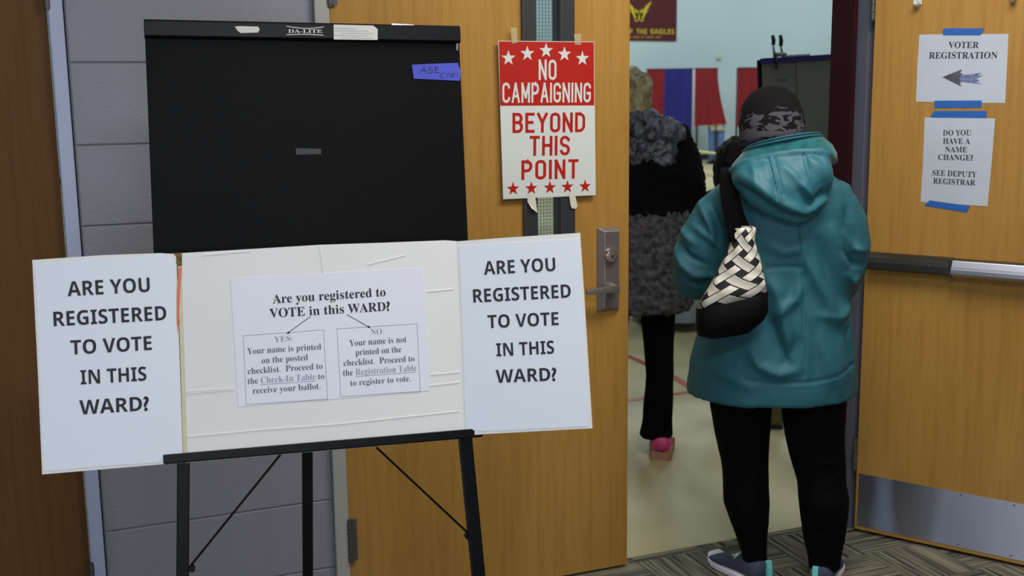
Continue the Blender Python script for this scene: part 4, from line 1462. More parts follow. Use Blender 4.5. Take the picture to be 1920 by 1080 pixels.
def shoe(fig, heel, toe, parent, m_up, m_sole, width=0.044, h=0.075, sole=0.022, tab=None, name='shoe', lace=None, sole_w=1.06):
    """shoe from heel to toe on the floor: shaped upper, sole, heel tab, laces"""
    A, Bq = Vector((heel[0], heel[1], 0)), Vector((toe[0], toe[1], 0))
    d = (Bq - A).normalized()
    L = (Bq - A).length
    s_ = Vector((d.y, -d.x, 0))
    up, so = [], []
    prof = [(0.0, 0.66, 0.74, 0.96), (0.02, 0.76, 0.84, 1.0), (0.12, 0.78, 0.86, 1.0), (0.25, 0.76, 0.84, 1.02), (0.36, 0.78, 0.86, 0.95), (0.5, 0.88, 0.92, 0.80), (0.65, 1.0, 1.0, 0.62), (0.8, 0.98, 0.98, 0.48), (0.92, 0.78, 0.82, 0.38), (1.0, 0.38, 0.5, 0.26)]
    for t, w1, w2, hh in prof:
        c = A + d * (L * t)
        ring, ring2 = [], []
        for k in range(24):
            a = 2 * math.pi * k / 24
            x = math.copysign(abs(math.cos(a)) ** 0.8, math.cos(a)) * width * w1
            z = sole * 0.8 + (h * hh - sole * 0.8) * (0.5 + 0.5 * math.copysign(abs(math.sin(a)) ** 0.75, math.sin(a)))
            nar = 1.0 - 0.45 * max(0.0, (z - h * 0.35) / h)
            v = c + s_ * (x * nar)
            ring.append(fig.w(v.x, v.y, z))
            x2 = math.copysign(abs(math.cos(a)) ** 0.6, math.cos(a)) * width * w2 * sole_w
            z2 = sole * (0.5 + 0.5 * math.copysign(abs(math.sin(a)) ** 0.4, math.sin(a))) + (0.012 if t > 0.95 else 0)
            v = c + s_ * x2
            ring2.append(fig.w(v.x, v.y, z2))
        up.append(ring)
        so.append(ring2)
    o = MB().loft(up).build(name, MT[m_up], parent, smooth='all')
    MB().loft(so).build('sole', MT[m_sole], o, smooth=True)
    if tab:
        b = MB()
        rows = []
        for z in (0.018, 0.03, 0.045, 0.06, h * 1.02):
            off = -0.004 - 0.004 * math.sin(math.pi * z / h)
            c = A + d * off + s_ * tab[1]
            rows.append([fig.w(*(c + s_ * sx + d * dy).to_2d(), z) for sx, dy in ((-tab[0], -0.003), (tab[0], -0.003), (tab[0], 0.01), (-tab[0], 0.01))])
        b.loft(rows)
        b.build('heel_tab', MT['mint'], o, bevel=0.001)
    if lace:
        for i in range(3):
            c = A + d * (L * (0.44 + 0.075 * i))
            hh = h * (0.90 - 0.13 * i)
            pts = []
            for s0 in (-1, -0.5, 0, 0.5, 1):
                v = c + s_ * (s0 * width * 0.55)
                pts.append(fig.w(v.x, v.y, hh + 0.004 - 0.016 * s0 * s0))
            MB().tube(pts, 0.0028, 8).build('lace', MT[lace], o, smooth='all')
    return o


shoe(W1, (-0.070, -0.060), (-0.235, 0.120), p1, 'shoe_navy', 'sole_white', 0.050, 0.080, 0.024, tab=(0.009, 0.024), lace='label_white')
shoe(W1, (0.112, -0.062), (0.150, 0.180), p1, 'shoe_navy', 'sole_white', 0.050, 0.080, 0.024, tab=(0.009, -0.018), lace='label_white')

ct = MB()
rows = [(-0.060, 0.005, 0.628, 0.262, 0.190), (-0.058, 0.005, 0.66, 0.261, 0.190), (-0.056, 0, 0.74, 0.252, 0.185), (-0.050, 0, 0.85, 0.236, 0.175), (-0.046, 0, 0.96, 0.218, 0.165), (-0.042, -0.005, 1.06, 0.208, 0.160),
        (-0.042, -0.010, 1.15, 0.206, 0.155), (-0.040, -0.012, 1.22, 0.200, 0.140), (-0.038, -0.010, 1.275, 0.176, 0.120), (-0.040, -0.005, 1.315, 0.135, 0.105), (-0.045, 0.0, 1.35, 0.10, 0.09)]
ct.loft([W1.ring((x, y, z), a, b, 56, 2.35, (0.06, 0) if z > 1.25 else (0.02, 0)) for x, y, z, a, b in rows])


def sleeve(b, fig, pts, n=26):
    P = [fig.w(*p[:3]) for p in pts]
    b.tube(P, [p[3] for p in pts], n)


SLL = [(-0.105, -0.005, 1.262, 0.070), (-0.170, -0.005, 1.235, 0.084), (-0.225, -0.004, 1.175, 0.090), (-0.265, -0.004, 1.105, 0.090), (-0.292, 0.0, 1.035, 0.087), (-0.300, 0.03, 0.985, 0.083), (-0.272, 0.10, 0.965, 0.074), (-0.235, 0.17, 0.962, 0.062)]
SLR = [(0.035, -0.005, 1.262, 0.070), (0.095, -0.006, 1.232, 0.083), (0.122, -0.008, 1.165, 0.086), (0.136, -0.006, 1.10, 0.084), (0.133, 0.0, 1.03, 0.080), (0.126, 0.03, 0.985, 0.076), (0.10, 0.11, 0.975, 0.068), (0.08, 0.18, 0.985, 0.058)]
sleeve(ct, W1, SLL)
sleeve(ct, W1, SLR)
vs, ns, fs = remeshed(ct, 0.0065, 5)
ST = [  # seams: centre back, hem stitching, armhole, yoke
    ([(1501, 415), (1505, 500), (1507, 580), (1508, 700)], -0.0045, 0.0055),
    ([(1499, 415), (1502, 500), (1503, 580)], 0.002, 0.006),
    ([(1400, 706), (1460, 712), (1530, 712), (1575, 703), (1604, 692)], -0.004, 0.005),
    ([(1466, 716), (1530, 717), (1600, 699)], 0.002, 0.005),
    ([(1572, 336), (1590, 352), (1602, 372)], -0.005, 0.006),
    ([(1605, 560), (1590, 640), (1598, 700)], -0.004, 0.006),
    ([(1440, 500), (1470, 498), (1500, 500)], -0.004, 0.006),
    # broad folds
    ([(1505, 470), (1530, 520), (1560, 580), (1585, 610)], 0.011, 0.020),
    ([(1535, 450), (1560, 520), (1582, 575)], -0.008, 0.016),
    ([(1560, 430), (1578, 490), (1596, 545)], 0.010, 0.016),
    ([(1585, 400), (1600, 450), (1606, 500)], -0.008, 0.012),
    ([(1440, 520), (1458, 545), (1470, 600), (1476, 660)], 0.013, 0.024),
    ([(1440, 590), (1462, 640), (1475, 668), (1492, 640)], -0.012, 0.022),
    ([(1410, 655), (1425, 680), (1460, 695), (1490, 690)], 0.010, 0.016),
    ([(1330, 690), (1370, 700), (1410, 720)], 0.006, 0.020),
    ([(1455, 590), (1490, 560), (1505, 530)], 0.009, 0.016),
    ([(1440, 455), (1470, 470), (1500, 462)], 0.007, 0.018),
    ([(1540, 640), (1560, 690), (1570, 730)], 0.007, 0.022),
    ([(1520, 610), (1530, 660), (1530, 710)], -0.005, 0.02),
    ([(1535, 590), (1570, 600), (1600, 585)], 0.006, 0.012),
    # left sleeve creases
    ([(1312, 392), (1328, 420), (1338, 450)], 0.011, 0.012),
    ([(1330, 385), (1345, 430), (1352, 470)], -0.010, 0.012),
    ([(1300, 430), (1330, 452), (1348, 470)], 0.007, 0.010),
    ([(1262, 475), (1278, 503), (1300, 520), (1335, 525)], 0.010, 0.011),
    ([(1270, 460), (1290, 485), (1320, 500)], -0.007, 0.010),
    ([(1266, 510), (1285, 535), (1310, 545)], -0.008, 0.010),
    ([(1275, 440), (1300, 462)], 0.006, 0.010),
    # right sleeve creases
    ([(1580, 440), (1600, 470), (1620, 478)], 0.008, 0.010),
    ([(1575, 470), (1600, 500), (1618, 505)], -0.007, 0.010),
    ([(1585, 520), (1600, 535), (1612, 530)], 0.007, 0.010),
]
ST = [(p, a * (1.7 if w_ > 0.006 else 1.25), w_) for p, a, w_ in ST]
vs = drape(vs, ns, W1, ST, -0.14, 0.0085, (8, 8, 3.6))
coat = from_data(vs, fs).build('coat', MT['teal'], p1, smooth='all')
# cuffs
for pts in (SLL, SLR):
    a_, b_ = Vector(pts[-2][:3]), Vector(pts[-1][:3])
    d_ = (b_ - a_).normalized()
    MB().tube([W1.w(*(b_ - d_ * 0.02)), W1.w(*(b_ + d_ * 0.035))], [pts[-1][3] * 0.92, pts[-1][3] * 0.72], 22).build('cuff', MT['jacket_dark'], coat, smooth=True)
# fleece-lined stand collar
co = []
for k in range(48):
    t = 2 * math.pi * k / 48
    co.append(t)


def collar_ring(z, a, b, dx=0.0):
    return [W1.w(-0.045 + dx + a * math.cos(t), -0.012 + b * math.sin(t), z + 0.20 * a * math.cos(t) + (0.018 if math.sin(t) < 0 else -0.03) * abs(math.sin(t))) for t in co]


cr = MB().loft([collar_ring(1.325, 0.165, 0.130), collar_ring(1.352, 0.160, 0.130), collar_ring(1.378, 0.147, 0.124), collar_ring(1.400, 0.126, 0.116), collar_ring(1.414, 0.112, 0.112), collar_ring(1.418, 0.106, 0.106), collar_ring(1.412, 0.098, 0.099), collar_ring(1.35, 0.092, 0.095)])
cr.build('collar', MT['teal_fleece'], coat, smooth='all')
pp = MB()
for dz, rr in ((1.417, 0.110), (1.409, 0.118)):
    ring = collar_ring(dz, rr, rr + 0.0015)
    pp.tube(ring[24:] + ring[:1], 0.0035, 8)
pp.build('collar_piping', MT['teal'], coat, smooth='all')
# hood lying on the back
rim = [(1366, 326), (1385, 312), (1402, 303), (1425, 295), (1450, 290), (1480, 286), (1510, 284), (1540, 286), (1560, 293)]
low = [(1367, 334), (1378, 352), (1396, 372), (1425, 395), (1458, 411), (1492, 419), (1524, 408), (1548, 378), (1563, 330)]


def interp(pts, u):
    x = u * (len(pts) - 1)
    i = min(int(x), len(pts) - 2)
    f = x - i
    p0, p1_, p2, p3 = pts[max(i - 1, 0)], pts[i], pts[i + 1], pts[min(i + 2, len(pts) - 1)]
    return tuple(0.5 * (2 * b + (c - a) * f + (2 * a - 5 * b + 4 * c - d) * f * f + (3 * b - a - 3 * c + d) * f ** 3) for a, b, c, d in zip(p0, p1_, p2, p3))


NU, NV = 72, 44
rimL = [W1.px(*p, yo=-0.15) for p in rim]
lowL = [W1.px(*p, yo=-0.17) for p in low]


def hood_pt(u, v):
    r, l = interp(rimL, u), interp(lowL, u)
    x = r[0] + (l[0] - r[0]) * v
    z = r[1] + (l[1] - r[1]) * v
    edge = math.sin(math.pi * min(max(u, 0.0), 1.0)) ** 0.55
    base = -0.115 - 0.03 * v * edge
    bul = 0.030 + 0.075 * math.sin(math.pi * min(1, 0.10 + 0.86 * v)) ** 0.8
    y = base - bul * edge
    if u < 0.12 or u > 0.92:
        k = (0.12 - u) / 0.12 if u < 0.12 else (u - 0.92) / 0.08
        y += 0.10 * k * k
    return x, y, z


HS = [  # folds and seams on the hood
    ([(1441, 300), (1450, 335), (1458, 368)], -0.005, 0.0045), ([(1446, 299), (1455, 334), (1463, 366)], 0.003, 0.005), ([(1451, 300), (1460, 334), (1467, 364)], -0.004, 0.0045),
    ([(1508, 292), (1517, 325), (1527, 352), (1528, 372)], -0.005, 0.0045),
    ([(1395, 330), (1430, 352), (1470, 380), (1500, 395)], 0.012, 0.014), ([(1385, 350), (1420, 370), (1455, 395)], -0.009, 0.012),
    ([(1500, 358), (1525, 380), (1550, 362)], -0.012, 0.012), ([(1505, 345), (1520, 368), (1532, 380)], 0.011, 0.010), ([(1480, 380), (1510, 398), (1545, 378)], 0.010, 0.012),
    ([(1515, 298), (1540, 320), (1556, 345)], 0.008, 0.014), ([(1470, 310), (1490, 330), (1500, 345)], 0.006, 0.012), ([(1410, 310), (1420, 340)], 0.007, 0.012),
    ([(1460, 400), (1490, 408), (1520, 400)], -0.006, 0.008), ([(1545, 300), (1560, 335), (1550, 375)], 0.006, 0.010)]
hv, hf = [], []
for j in range(NV + 1):
    for i in range(NU + 1):
        hv.append(W1.w(*hood_pt(i / NU, j / NV)))
for j in range(NV):
    for i in range(NU):
        a = j * (NU + 1) + i
        hf.append((a, a + 1, a + NU + 2, a + NU + 1))
# back face inside the coat, closing the pouch
nb = len(hv)
for j in range(NV + 1):
    for i in range(NU + 1):
        x, y, z = hood_pt(i / NU, j / NV)
        hv.append(W1.w(x * 0.96, max(-0.09, y + 0.03), z + 0.012 * (j / NV)))
for j in range(NV):
    for i in range(NU):
        a = nb + j * (NU + 1) + i
        hf.append((a + NU + 1, a + NU + 2, a + 1, a))
for i in range(NU):
    hf.append((i + 1, i, nb + i, nb + i + 1))
    e = NV * (NU + 1)
    hf.append((e + i, e + i + 1, nb + e + i + 1, nb + e + i))
for j in range(NV):
    a = j * (NU + 1)
    hf.append((a, a + NU + 1, nb + a + NU + 1, nb + a))
    a += NU
    hf.append((a + NU + 1, a, nb + a, nb + a + NU + 1))
hb_ = from_data(hv, hf)
hb_.tube([W1.w(*hood_pt(i / 40, 0.0)) for i in range(41)], 0.0115, 12)
vs, ns, fs = remeshed(hb_, 0.0055, 4)
HS = [(p, a * (1.5 if w_ > 0.006 else 1.3), w_) for p, a, w_ in HS]
vs = drape(vs, ns, W1, HS, -0.20, 0.005, (12, 12, 9), seed=3.1)
from_data(vs, fs).build('hood', MT['teal_hood'], coat, smooth='all')
# knitted beanie
hc = Vector((-0.080, 0.035, 1.478))
Rh = Matrix.Rotation(math.radians(-5), 3, 'Y') @ Matrix.Rotation(math.radians(-12), 3, 'X')
hrings = []
prof = [(-0.075, 0.096), (-0.060, 0.099), (-0.030, 0.1005), (0.0, 0.0995), (0.03, 0.094), (0.055, 0.085), (0.075, 0.072), (0.090, 0.057), (0.100, 0.040), (0.106, 0.020), (0.108, 0.004)]
NH = 64
vsH, fsH, uvH = [], [], []
for (z, r) in prof:
    for k in range(NH):
        t = 2 * math.pi * k / NH
        rr = r * (1 + 0.010 * math.sin(26 * t) * (1 if z > 0.03 else 0.3))
        v = Rh @ Vector((rr * math.cos(t), rr * 1.13 * math.sin(t), z))
        vsH.append(W1.w(*(hc + v)))
        uvH.append((t * 0.1, z + 0.075))
for j in range(len(prof) - 1):
    for k in range(NH):
        k2 = (k + 1) % NH
        fsH.append((j * NH + k, j * NH + k2, (j + 1) * NH + k2, (j + 1) * NH + k))
fsH.append(tuple(range(NH - 1, -1, -1)))
fsH.append(tuple((len(prof) - 1) * NH + k for k in range(NH)))
ho = from_data(vsH, fsH).build('beanie', MT['hat'], p1, smooth='all')
ul = ho.data.uv_layers.new(name='UVMap')
for lp in ho.data.loops:
    ul.data[lp.index].uv = uvH[lp.vertex_index]

# ------------------------------------------------------------------ her shoulder bag
YB = -0.235
bag = thing('shoulder_bag', W1.w(-0.19, YB, 0.79), 'black tote bag with white woven lattice print, hanging from the shoulder of the teal coat', 'bag')


def bag_ring(l, r, th, n=36, yl=0.0, yr=0.0, p=3.2, sag=0.0):
    A = W1.px(*l, yo=YB + yl)
    Bq = W1.px(*r, yo=YB + yr)
    A3, B3 = W1.w(A[0], YB + yl, A[1]), W1.w(Bq[0], YB + yr, Bq[1])
    c = (A3 + B3) / 2
    e = (B3 - A3) / 2
    f = W1.ey.copy()
    f = (f - e.normalized() * f.dot(e.normalized())).normalized()
    out = []
    for k in range(n):
        t = 2 * math.pi * k / n
        ct, st = math.cos(t), math.sin(t)
        out.append(c + e * math.copysign(abs(ct) ** (2 / p), ct) + f * th * math.copysign(abs(st) ** (2 / p), st) + Vector((0, 0, -sag * (1 - ct * ct))))
    return out


rr = [bag_ring((1385, 425), (1410, 424), 0.012), bag_ring((1376, 427), (1417, 427), 0.024), bag_ring((1372, 436), (1418, 436), 0.030), bag_ring((1370, 452), (1415, 450), 0.030), bag_ring((1365, 468), (1419, 464), 0.034),
      bag_ring((1355, 490), (1425, 482), 0.040), bag_ring((1342, 515), (1431, 508), 0.048), bag_ring((1325, 545), (1435, 528), 0.054, yl=-0.015), bag_ring((1305, 577), (1438, 546), 0.058, yl=-0.03)]
rr = rr[::-1]
bb = MB().loft(rr)
bo = bb.build('printed_body', MT['bag'], bag, smooth='all')
ul = bo.data.uv_layers.new(name='UVMap')
n_ = 36
# wrap coordinates: distance round the ring and up the bag, metres
lens = []
for k, r in enumerate(rr):
    acc = [0.0]
    for i in range(n_):
        acc.append(acc[-1] + (r[(i + 1) % n_] - r[i]).length)
    lens.append(acc)
hts = [0.0]
for k in range(1, len(rr)):
    hts.append(hts[-1] + sum((rr[k][i] - rr[k - 1][i]).length for i in range(n_)) / n_)
for pl_ in bo.data.polygons:
    idx = [bo.data.loops[li].vertex_index for li in pl_.loop_indices]
    wrap = any(i % n_ == n_ - 1 for i in idx) and any(i % n_ == 0 for i in idx)
    for li, vi in zip(pl_.loop_indices, idx):
        k, i = vi // n_, vi % n_
        ii = n_ if (wrap and i == 0) else i
        ul.data[li].uv = (lens[3][ii] * 0.85, hts[k])
rb = [bag_ring((1330, 634), (1405, 622), 0.030, yl=-0.02), bag_ring((1308, 628), (1430, 600), 0.052, yl=-0.03), bag_ring((1304, 614), (1440, 583), 0.060, yl=-0.03), bag_ring((1305, 577), (1439, 546), 0.0592, yl=-0.03), bag_ring((1308, 574), (1436, 543), 0.054, yl=-0.03)]
MB().loft(rb).build('base_panel', MT['leather'], bag, smooth='all')


def ribbon(pts, wdt, th=0.004, side=None):
    """flat strap along points; width along side"""
    P = [W1.w(*p) for p in pts]
    rings = []
    for i, p in enumerate(P):
        t = (P[min(i + 1, len(P) - 1)] - P[max(i - 1, 0)]).normalized()
        s0 = (side or W1.ex)
        s0 = (s0 - t * s0.dot(t)).normalized()
        nn = t.cross(s0)
        rings.append([p - s0 * wdt / 2 - nn * th / 2, p + s0 * wdt / 2 - nn * th / 2, p + s0 * wdt / 2 + nn * th / 2, p - s0 * wdt / 2 + nn * th / 2])
    return MB().loft(rings)


x1, z1_ = W1.px(1379, 452, YB)
xa, za = W1.px(1370, 400, -0.205)
xb, zb_ = W1.px(1364, 360, -0.165)
xc, zc = W1.px(1362, 335, -0.10)
ribbon([(x1, YB - 0.028, z1_), (x1 - 0.002, YB - 0.024, z1_ + 0.03), (xa, -0.215, za), (xb, -0.175, zb_), (xc, -0.105, zc + 0.005), (-0.205, -0.03, 1.338), (-0.200, 0.05, 1.318), (-0.195, 0.10, 1.25), (-0.19, 0.115, 1.15), (-0.19, 0.05, 1.10)], 0.042).build('strap', MT['blk'], bag, smooth=True)
x1, z1_ = W1.px(1398, 440, YB)
xa, za = W1.px(1389, 405, -0.20)
xb, zb_ = W1.px(1379, 365, -0.165)
ribbon([(x1, YB + 0.012, z1_), (x1, YB + 0.012, z1_ + 0.02), (xa, -0.197, za), (xb, -0.170, zb_), (-0.185, -0.10, 1.325), (-0.18, -0.02, 1.345), (-0.178, 0.05, 1.325), (-0.175, 0.105, 1.24), (-0.17, 0.11, 1.15), (-0.175, 0.05, 1.09)], 0.022).build('strap', MT['blk'], bag, smooth=True)

# ------------------------------------------------------------------ fair-haired woman in the dark furry coat
W2 = Fig(2.39, 4.25)
p2 = thing('person', W2.o, 'person with blond hair, dark furry coat and pink shoe, half hidden by the closed door', 'person')
J = dict(head=(-0.125, 0.02, 1.555), neck=(-0.12, 0, 1.44), chest=(-0.11, 0, 1.22), pelvis=(-0.10, 0, 0.86), shl=(-0.29, 0, 1.37), ell=(-0.35, 0.0, 1.10), wrl=(-0.27, 0.18, 0.98), shr=(0.05, 0, 1.37), elr=(0.11, 0.02, 1.10), wrr=(0.02, 0.22, 1.02),
         hpl=(-0.20, 0, 0.76), knl=(-0.21, 0.09, 0.42), anl=(-0.21, 0.12, 0.08), tol=(-0.22, 0.26, 0.035), hpr=(-0.02, 0, 0.76), knr=(0.0, 0.01, 0.42), anr=(0.010, 0.0, 0.08), tor=(0.015, 0.15, 0.035))
body_mesh(W2, p2, J, 1.0, voxel=0.0075)
tr = MB()
tr.loft(leg_loft(W2, [(-0.009, 0.0, 0.082, 0.074, 0.085), (-0.004, 0.0, 0.16, 0.066, 0.076), (0.003, 0.0, 0.36, 0.059, 0.07), (-0.002, 0, 0.50, 0.064, 0.08), (-0.008, 0, 0.66, 0.078, 0.10), (-0.03, 0, 0.86, 0.10, 0.12)]))
tr.loft(leg_loft(W2, [(-0.21, 0.12, 0.082, 0.074, 0.085), (-0.21, 0.11, 0.16, 0.066, 0.076), (-0.21, 0.09, 0.36, 0.059, 0.07), (-0.21, 0.05, 0.50, 0.066, 0.08), (-0.20, 0, 0.66, 0.082, 0.10), (-0.18, 0, 0.86, 0.10, 0.12)]))
vs, ns, fs = remeshed(tr, 0.009, 2)
vs = drape(vs, ns, W2, [], -0.05, 0.004, (12, 12, 5))
from_data(vs, fs).build('trousers', MT['blk'], p2, smooth='all')
shoe(W2, (0.012, -0.085), (0.020, 0.16), p2, 'pink', 'sole_brown', 0.060, 0.100, 0.044, sole_w=0.95)
shoe(W2, (-0.21, 0.04), (-0.22, 0.28), p2, 'pink', 'sole_brown', 0.060, 0.100, 0.044, sole_w=0.95)
SL2 = [(-0.03, 0, 1.40, 0.08), (0.045, 0, 1.37, 0.085), (0.085, 0.0, 1.28, 0.085), (0.105, 0.0, 1.19, 0.088), (0.108, 0.01, 1.10, 0.086), (0.085, 0.07, 1.04, 0.08), (0.04, 0.17, 1.02, 0.07)]
SL3 = [(-0.21, 0, 1.40, 0.08), (-0.285, 0, 1.37, 0.085), (-0.325, 0.0, 1.28, 0.085), (-0.345, 0.0, 1.19, 0.088), (-0.348, 0.01, 1.10, 0.086), (-0.325, 0.07, 1.04, 0.08), (-0.28, 0.17, 1.02, 0.07)]
c2 = MB()
c2.loft([W2.ring((x, 0, z), a, b, 48, 2.3) for x, z, a, b in ((-0.112, 1.0, 0.245, 0.18), (-0.115, 1.1, 0.24, 0.175), (-0.12, 1.25, 0.225, 0.165), (-0.12, 1.36, 0.20, 0.14), (-0.12, 1.43, 0.14, 0.11), (-0.12, 1.47, 0.09, 0.09))])
sleeve(c2, W2, SL2)
sleeve(c2, W2, SL3)
vs, ns, fs = remeshed(c2, 0.010, 3)


def furry(vs, ns, amp, sc, seed=0.0):
    out = []
    for v, n in zip(vs, ns):
        f = noise.fractal(v * sc + Vector((seed, 0, 0)), 0.7, 2.0, 4)
        out.append(v + n * (amp * f))
    return out


vs = furry(drape(vs, ns, W2, [([(1200, 300), (1250, 320), (1300, 345)], 0.015, 0.025), ([(1195, 345), (1240, 370), (1300, 385)], -0.012, 0.02)], -0.15, 0.01, (8, 8, 5)), ns, 0.006, 55)
fc = from_data(vs, fs).build('coat', MT['fur_black'], p2, smooth='all')
sk2 = MB()
sk2.loft([W2.ring((x, 0, z), a, b, 56, 2.3) for x, z, a, b in ((-0.115, 0.655, 0.245, 0.19), (-0.115, 0.68, 0.255, 0.20), (-0.113, 0.80, 0.258, 0.20), (-0.113, 0.95, 0.258, 0.195), (-0.113, 1.06, 0.252, 0.188), (-0.113, 1.09, 0.22, 0.16))])
vs, ns, fs = remeshed(sk2, 0.009, 2)
vs = furry(vs, ns, 0.012, 42, 4.0)
tag(from_data(vs, fs).build('fur_skirt', MT['fur'], fc, smooth='all'), 'mottled grey fur lower half')
hd2 = MB()
for c, a in (((0.015, -0.07, 1.40), (0.085, 0.09, 0.065)), ((-0.06, -0.11, 1.41), (0.10, 0.07, 0.085)), ((-0.20, -0.10, 1.41), (0.12, 0.08, 0.085)), ((-0.10, -0.12, 1.34), (0.12, 0.06, 0.08)), ((-0.02, -0.11, 1.32), (0.09, 0.06, 0.09)), ((-0.26, -0.06, 1.40), (0.09, 0.09, 0.065))):
    hd2.ellipsoid(W2.w(*c), a, rot=Matrix((W2.ex, W2.ey, Vector((0, 0, 1)))).transposed())
vs, ns, fs = remeshed(hd2, 0.008, 2)
vs = furry(vs, ns, 0.014, 30, 9.0)
tag(from_data(vs, fs).build('fur_hood', MT['fur_collar'], fc, smooth='all'), 'shiny grey and black fur hood')
hr = MB()
rb2 = Matrix((W2.ex, W2.ey, Vector((0, 0, 1)))).transposed()
for c, a in (((-0.125, -0.005, 1.57), (0.088, 0.108, 0.100)), ((-0.085, -0.03, 1.545), (0.048, 0.08, 0.085)), ((-0.165, -0.03, 1.545), (0.048, 0.08, 0.085)), ((-0.12, -0.06, 1.50), (0.075, 0.05, 0.075)), ((-0.075, -0.045, 1.49), (0.035, 0.045, 0.04))):
    hr.ellipsoid(W2.w(*c), a, rot=rb2)
vs, ns, fs = remeshed(hr, 0.007, 2)
o2 = []
for v, n in zip(vs, ns):
    l = W2.loc(v)
    f = math.sin(70 * l[0] + 6 * noise.noise(v * 14) + 18 * l[2]) * 0.004 + 0.008 * noise.fractal(Vector((v.x * 26, v.y * 26, v.z * 9)), 0.8, 2, 3)
    o2.append(v + n * f)
# keep the face side open
keep = from_data(o2, fs)
keep.build('hair', MT['hair_blond'], p2, smooth='all')

# ------------------------------------------------------------------ child ahead of the teal coat
W3 = Fig(3.020, 4.469)
p3 = thing('person', W3.o, 'small dark-haired person in dark jacket, mostly hidden in front of the teal coat', 'person')
J = dict(head=(-0.085, 0.03, 1.255), neck=(-0.075, 0.01, 1.14), chest=(-0.06, 0.0, 0.95), pelvis=(-0.02, 0, 0.68), shl=(-0.20, 0, 1.07), ell=(-0.235, 0.03, 0.86), wrl=(-0.18, 0.17, 0.80), shr=(0.07, 0, 1.07), elr=(0.11, 0.03, 0.86), wrr=(0.06, 0.17, 0.80),
         hpl=(-0.10, 0, 0.60), knl=(-0.10, 0.01, 0.33), anl=(-0.10, 0, 0.07), tol=(-0.11, 0.13, 0.03), hpr=(0.06, 0, 0.60), knr=(0.085, 0.01, 0.33), anr=(0.105, 0, 0.07), tor=(0.115, 0.13, 0.03), hk=0.93)
body_mesh(W3, p3, J, 0.78, voxel=0.0075)
jk = MB()
jk.loft([W3.ring((x, 0, z), a, b, 40, 2.2) for x, z, a, b in ((-0.03, 0.60, 0.17, 0.13), (-0.04, 0.75, 0.17, 0.13), (-0.06, 0.95, 0.165, 0.125), (-0.065, 1.06, 0.15, 0.11), (-0.07, 1.11, 0.10, 0.09), (-0.075, 1.15, 0.07, 0.07))])
sleeve(jk, W3, [(-0.13, 0, 1.09, 0.06), (-0.20, 0, 1.06, 0.062), (-0.228, 0.01, 0.96, 0.058), (-0.235, 0.03, 0.87, 0.055), (-0.21, 0.10, 0.83, 0.05), (-0.185, 0.16, 0.805, 0.042)])
sleeve(jk, W3, [(0.0, 0, 1.09, 0.06), (0.07, 0, 1.06, 0.062), (0.10, 0.01, 0.96, 0.058), (0.11, 0.03, 0.87, 0.055), (0.09, 0.10, 0.83, 0.05), (0.065, 0.16, 0.805, 0.042)])
vs, ns, fs = remeshed(jk, 0.01, 3)
vs = drape(vs, ns, W3, [], -0.1, 0.006, (9, 9, 6))
from_data(vs, fs).build('jacket', MT['jacket_dark'], p3, smooth='all')
tr = MB()
tr.loft(leg_loft(W3, [(0.108, 0, 0.05, 0.058, 0.066), (0.102, 0, 0.14, 0.058, 0.066), (0.088, 0, 0.33, 0.062, 0.068), (0.065, 0, 0.60, 0.082, 0.09), (0.02, 0, 0.72, 0.08, 0.1)]))
tr.loft(leg_loft(W3, [(-0.10, 0, 0.05, 0.058, 0.066), (-0.10, 0, 0.14, 0.058, 0.066), (-0.10, 0, 0.33, 0.062, 0.068), (-0.10, 0, 0.60, 0.082, 0.09), (-0.06, 0, 0.72, 0.08, 0.1)]))
vs, ns, fs = remeshed(tr, 0.009, 2)
from_data(vs, fs).build('trousers', MT['olive'], p3, smooth='all')
shoe(W3, (0.105, -0.07), (0.12, 0.13), p3, 'olive', 'rubber', 0.042, 0.07, 0.02)
shoe(W3, (-0.10, -0.07), (-0.115, 0.13), p3, 'olive', 'rubber', 0.042, 0.07, 0.02)
hr = MB()
rb3 = Matrix((W3.ex, W3.ey, Vector((0, 0, 1)))).transposed()
for c, a in (((-0.090, 0.0, 1.268), (0.098, 0.105, 0.095)), ((-0.125, -0.03, 1.225), (0.078, 0.075, 0.085)), ((-0.055, -0.03, 1.225), (0.078, 0.075, 0.085)), ((-0.10, -0.055, 1.15), (0.085, 0.045, 0.09)), ((-0.15, -0.03, 1.16), (0.05, 0.045, 0.08))):
    hr.ellipsoid(W3.w(*c), a, rot=rb3)
vs, ns, fs = remeshed(hr, 0.007, 2)
o2 = []
for v, n in zip(vs, ns):
    l = W3.loc(v)
    o2.append(v + n * (math.sin(90 * l[0] + 5 * noise.noise(v * 12)) * 0.003 + 0.007 * noise.fractal(Vector((v.x * 26, v.y * 26, v.z * 7)), 0.8, 2, 3)))
from_data(o2, fs).build('hair', MT['hair_dark'], p3, smooth='all')

# ================================================================== THE HALL BEYOND
YB0 = 20.83


def gx(px, y=YB0):
    P = at(px, 200, Vector((0, y, 0)), Vector((0, 1, 0)))
    return P.x


WB = Fig(13.06, YB0)


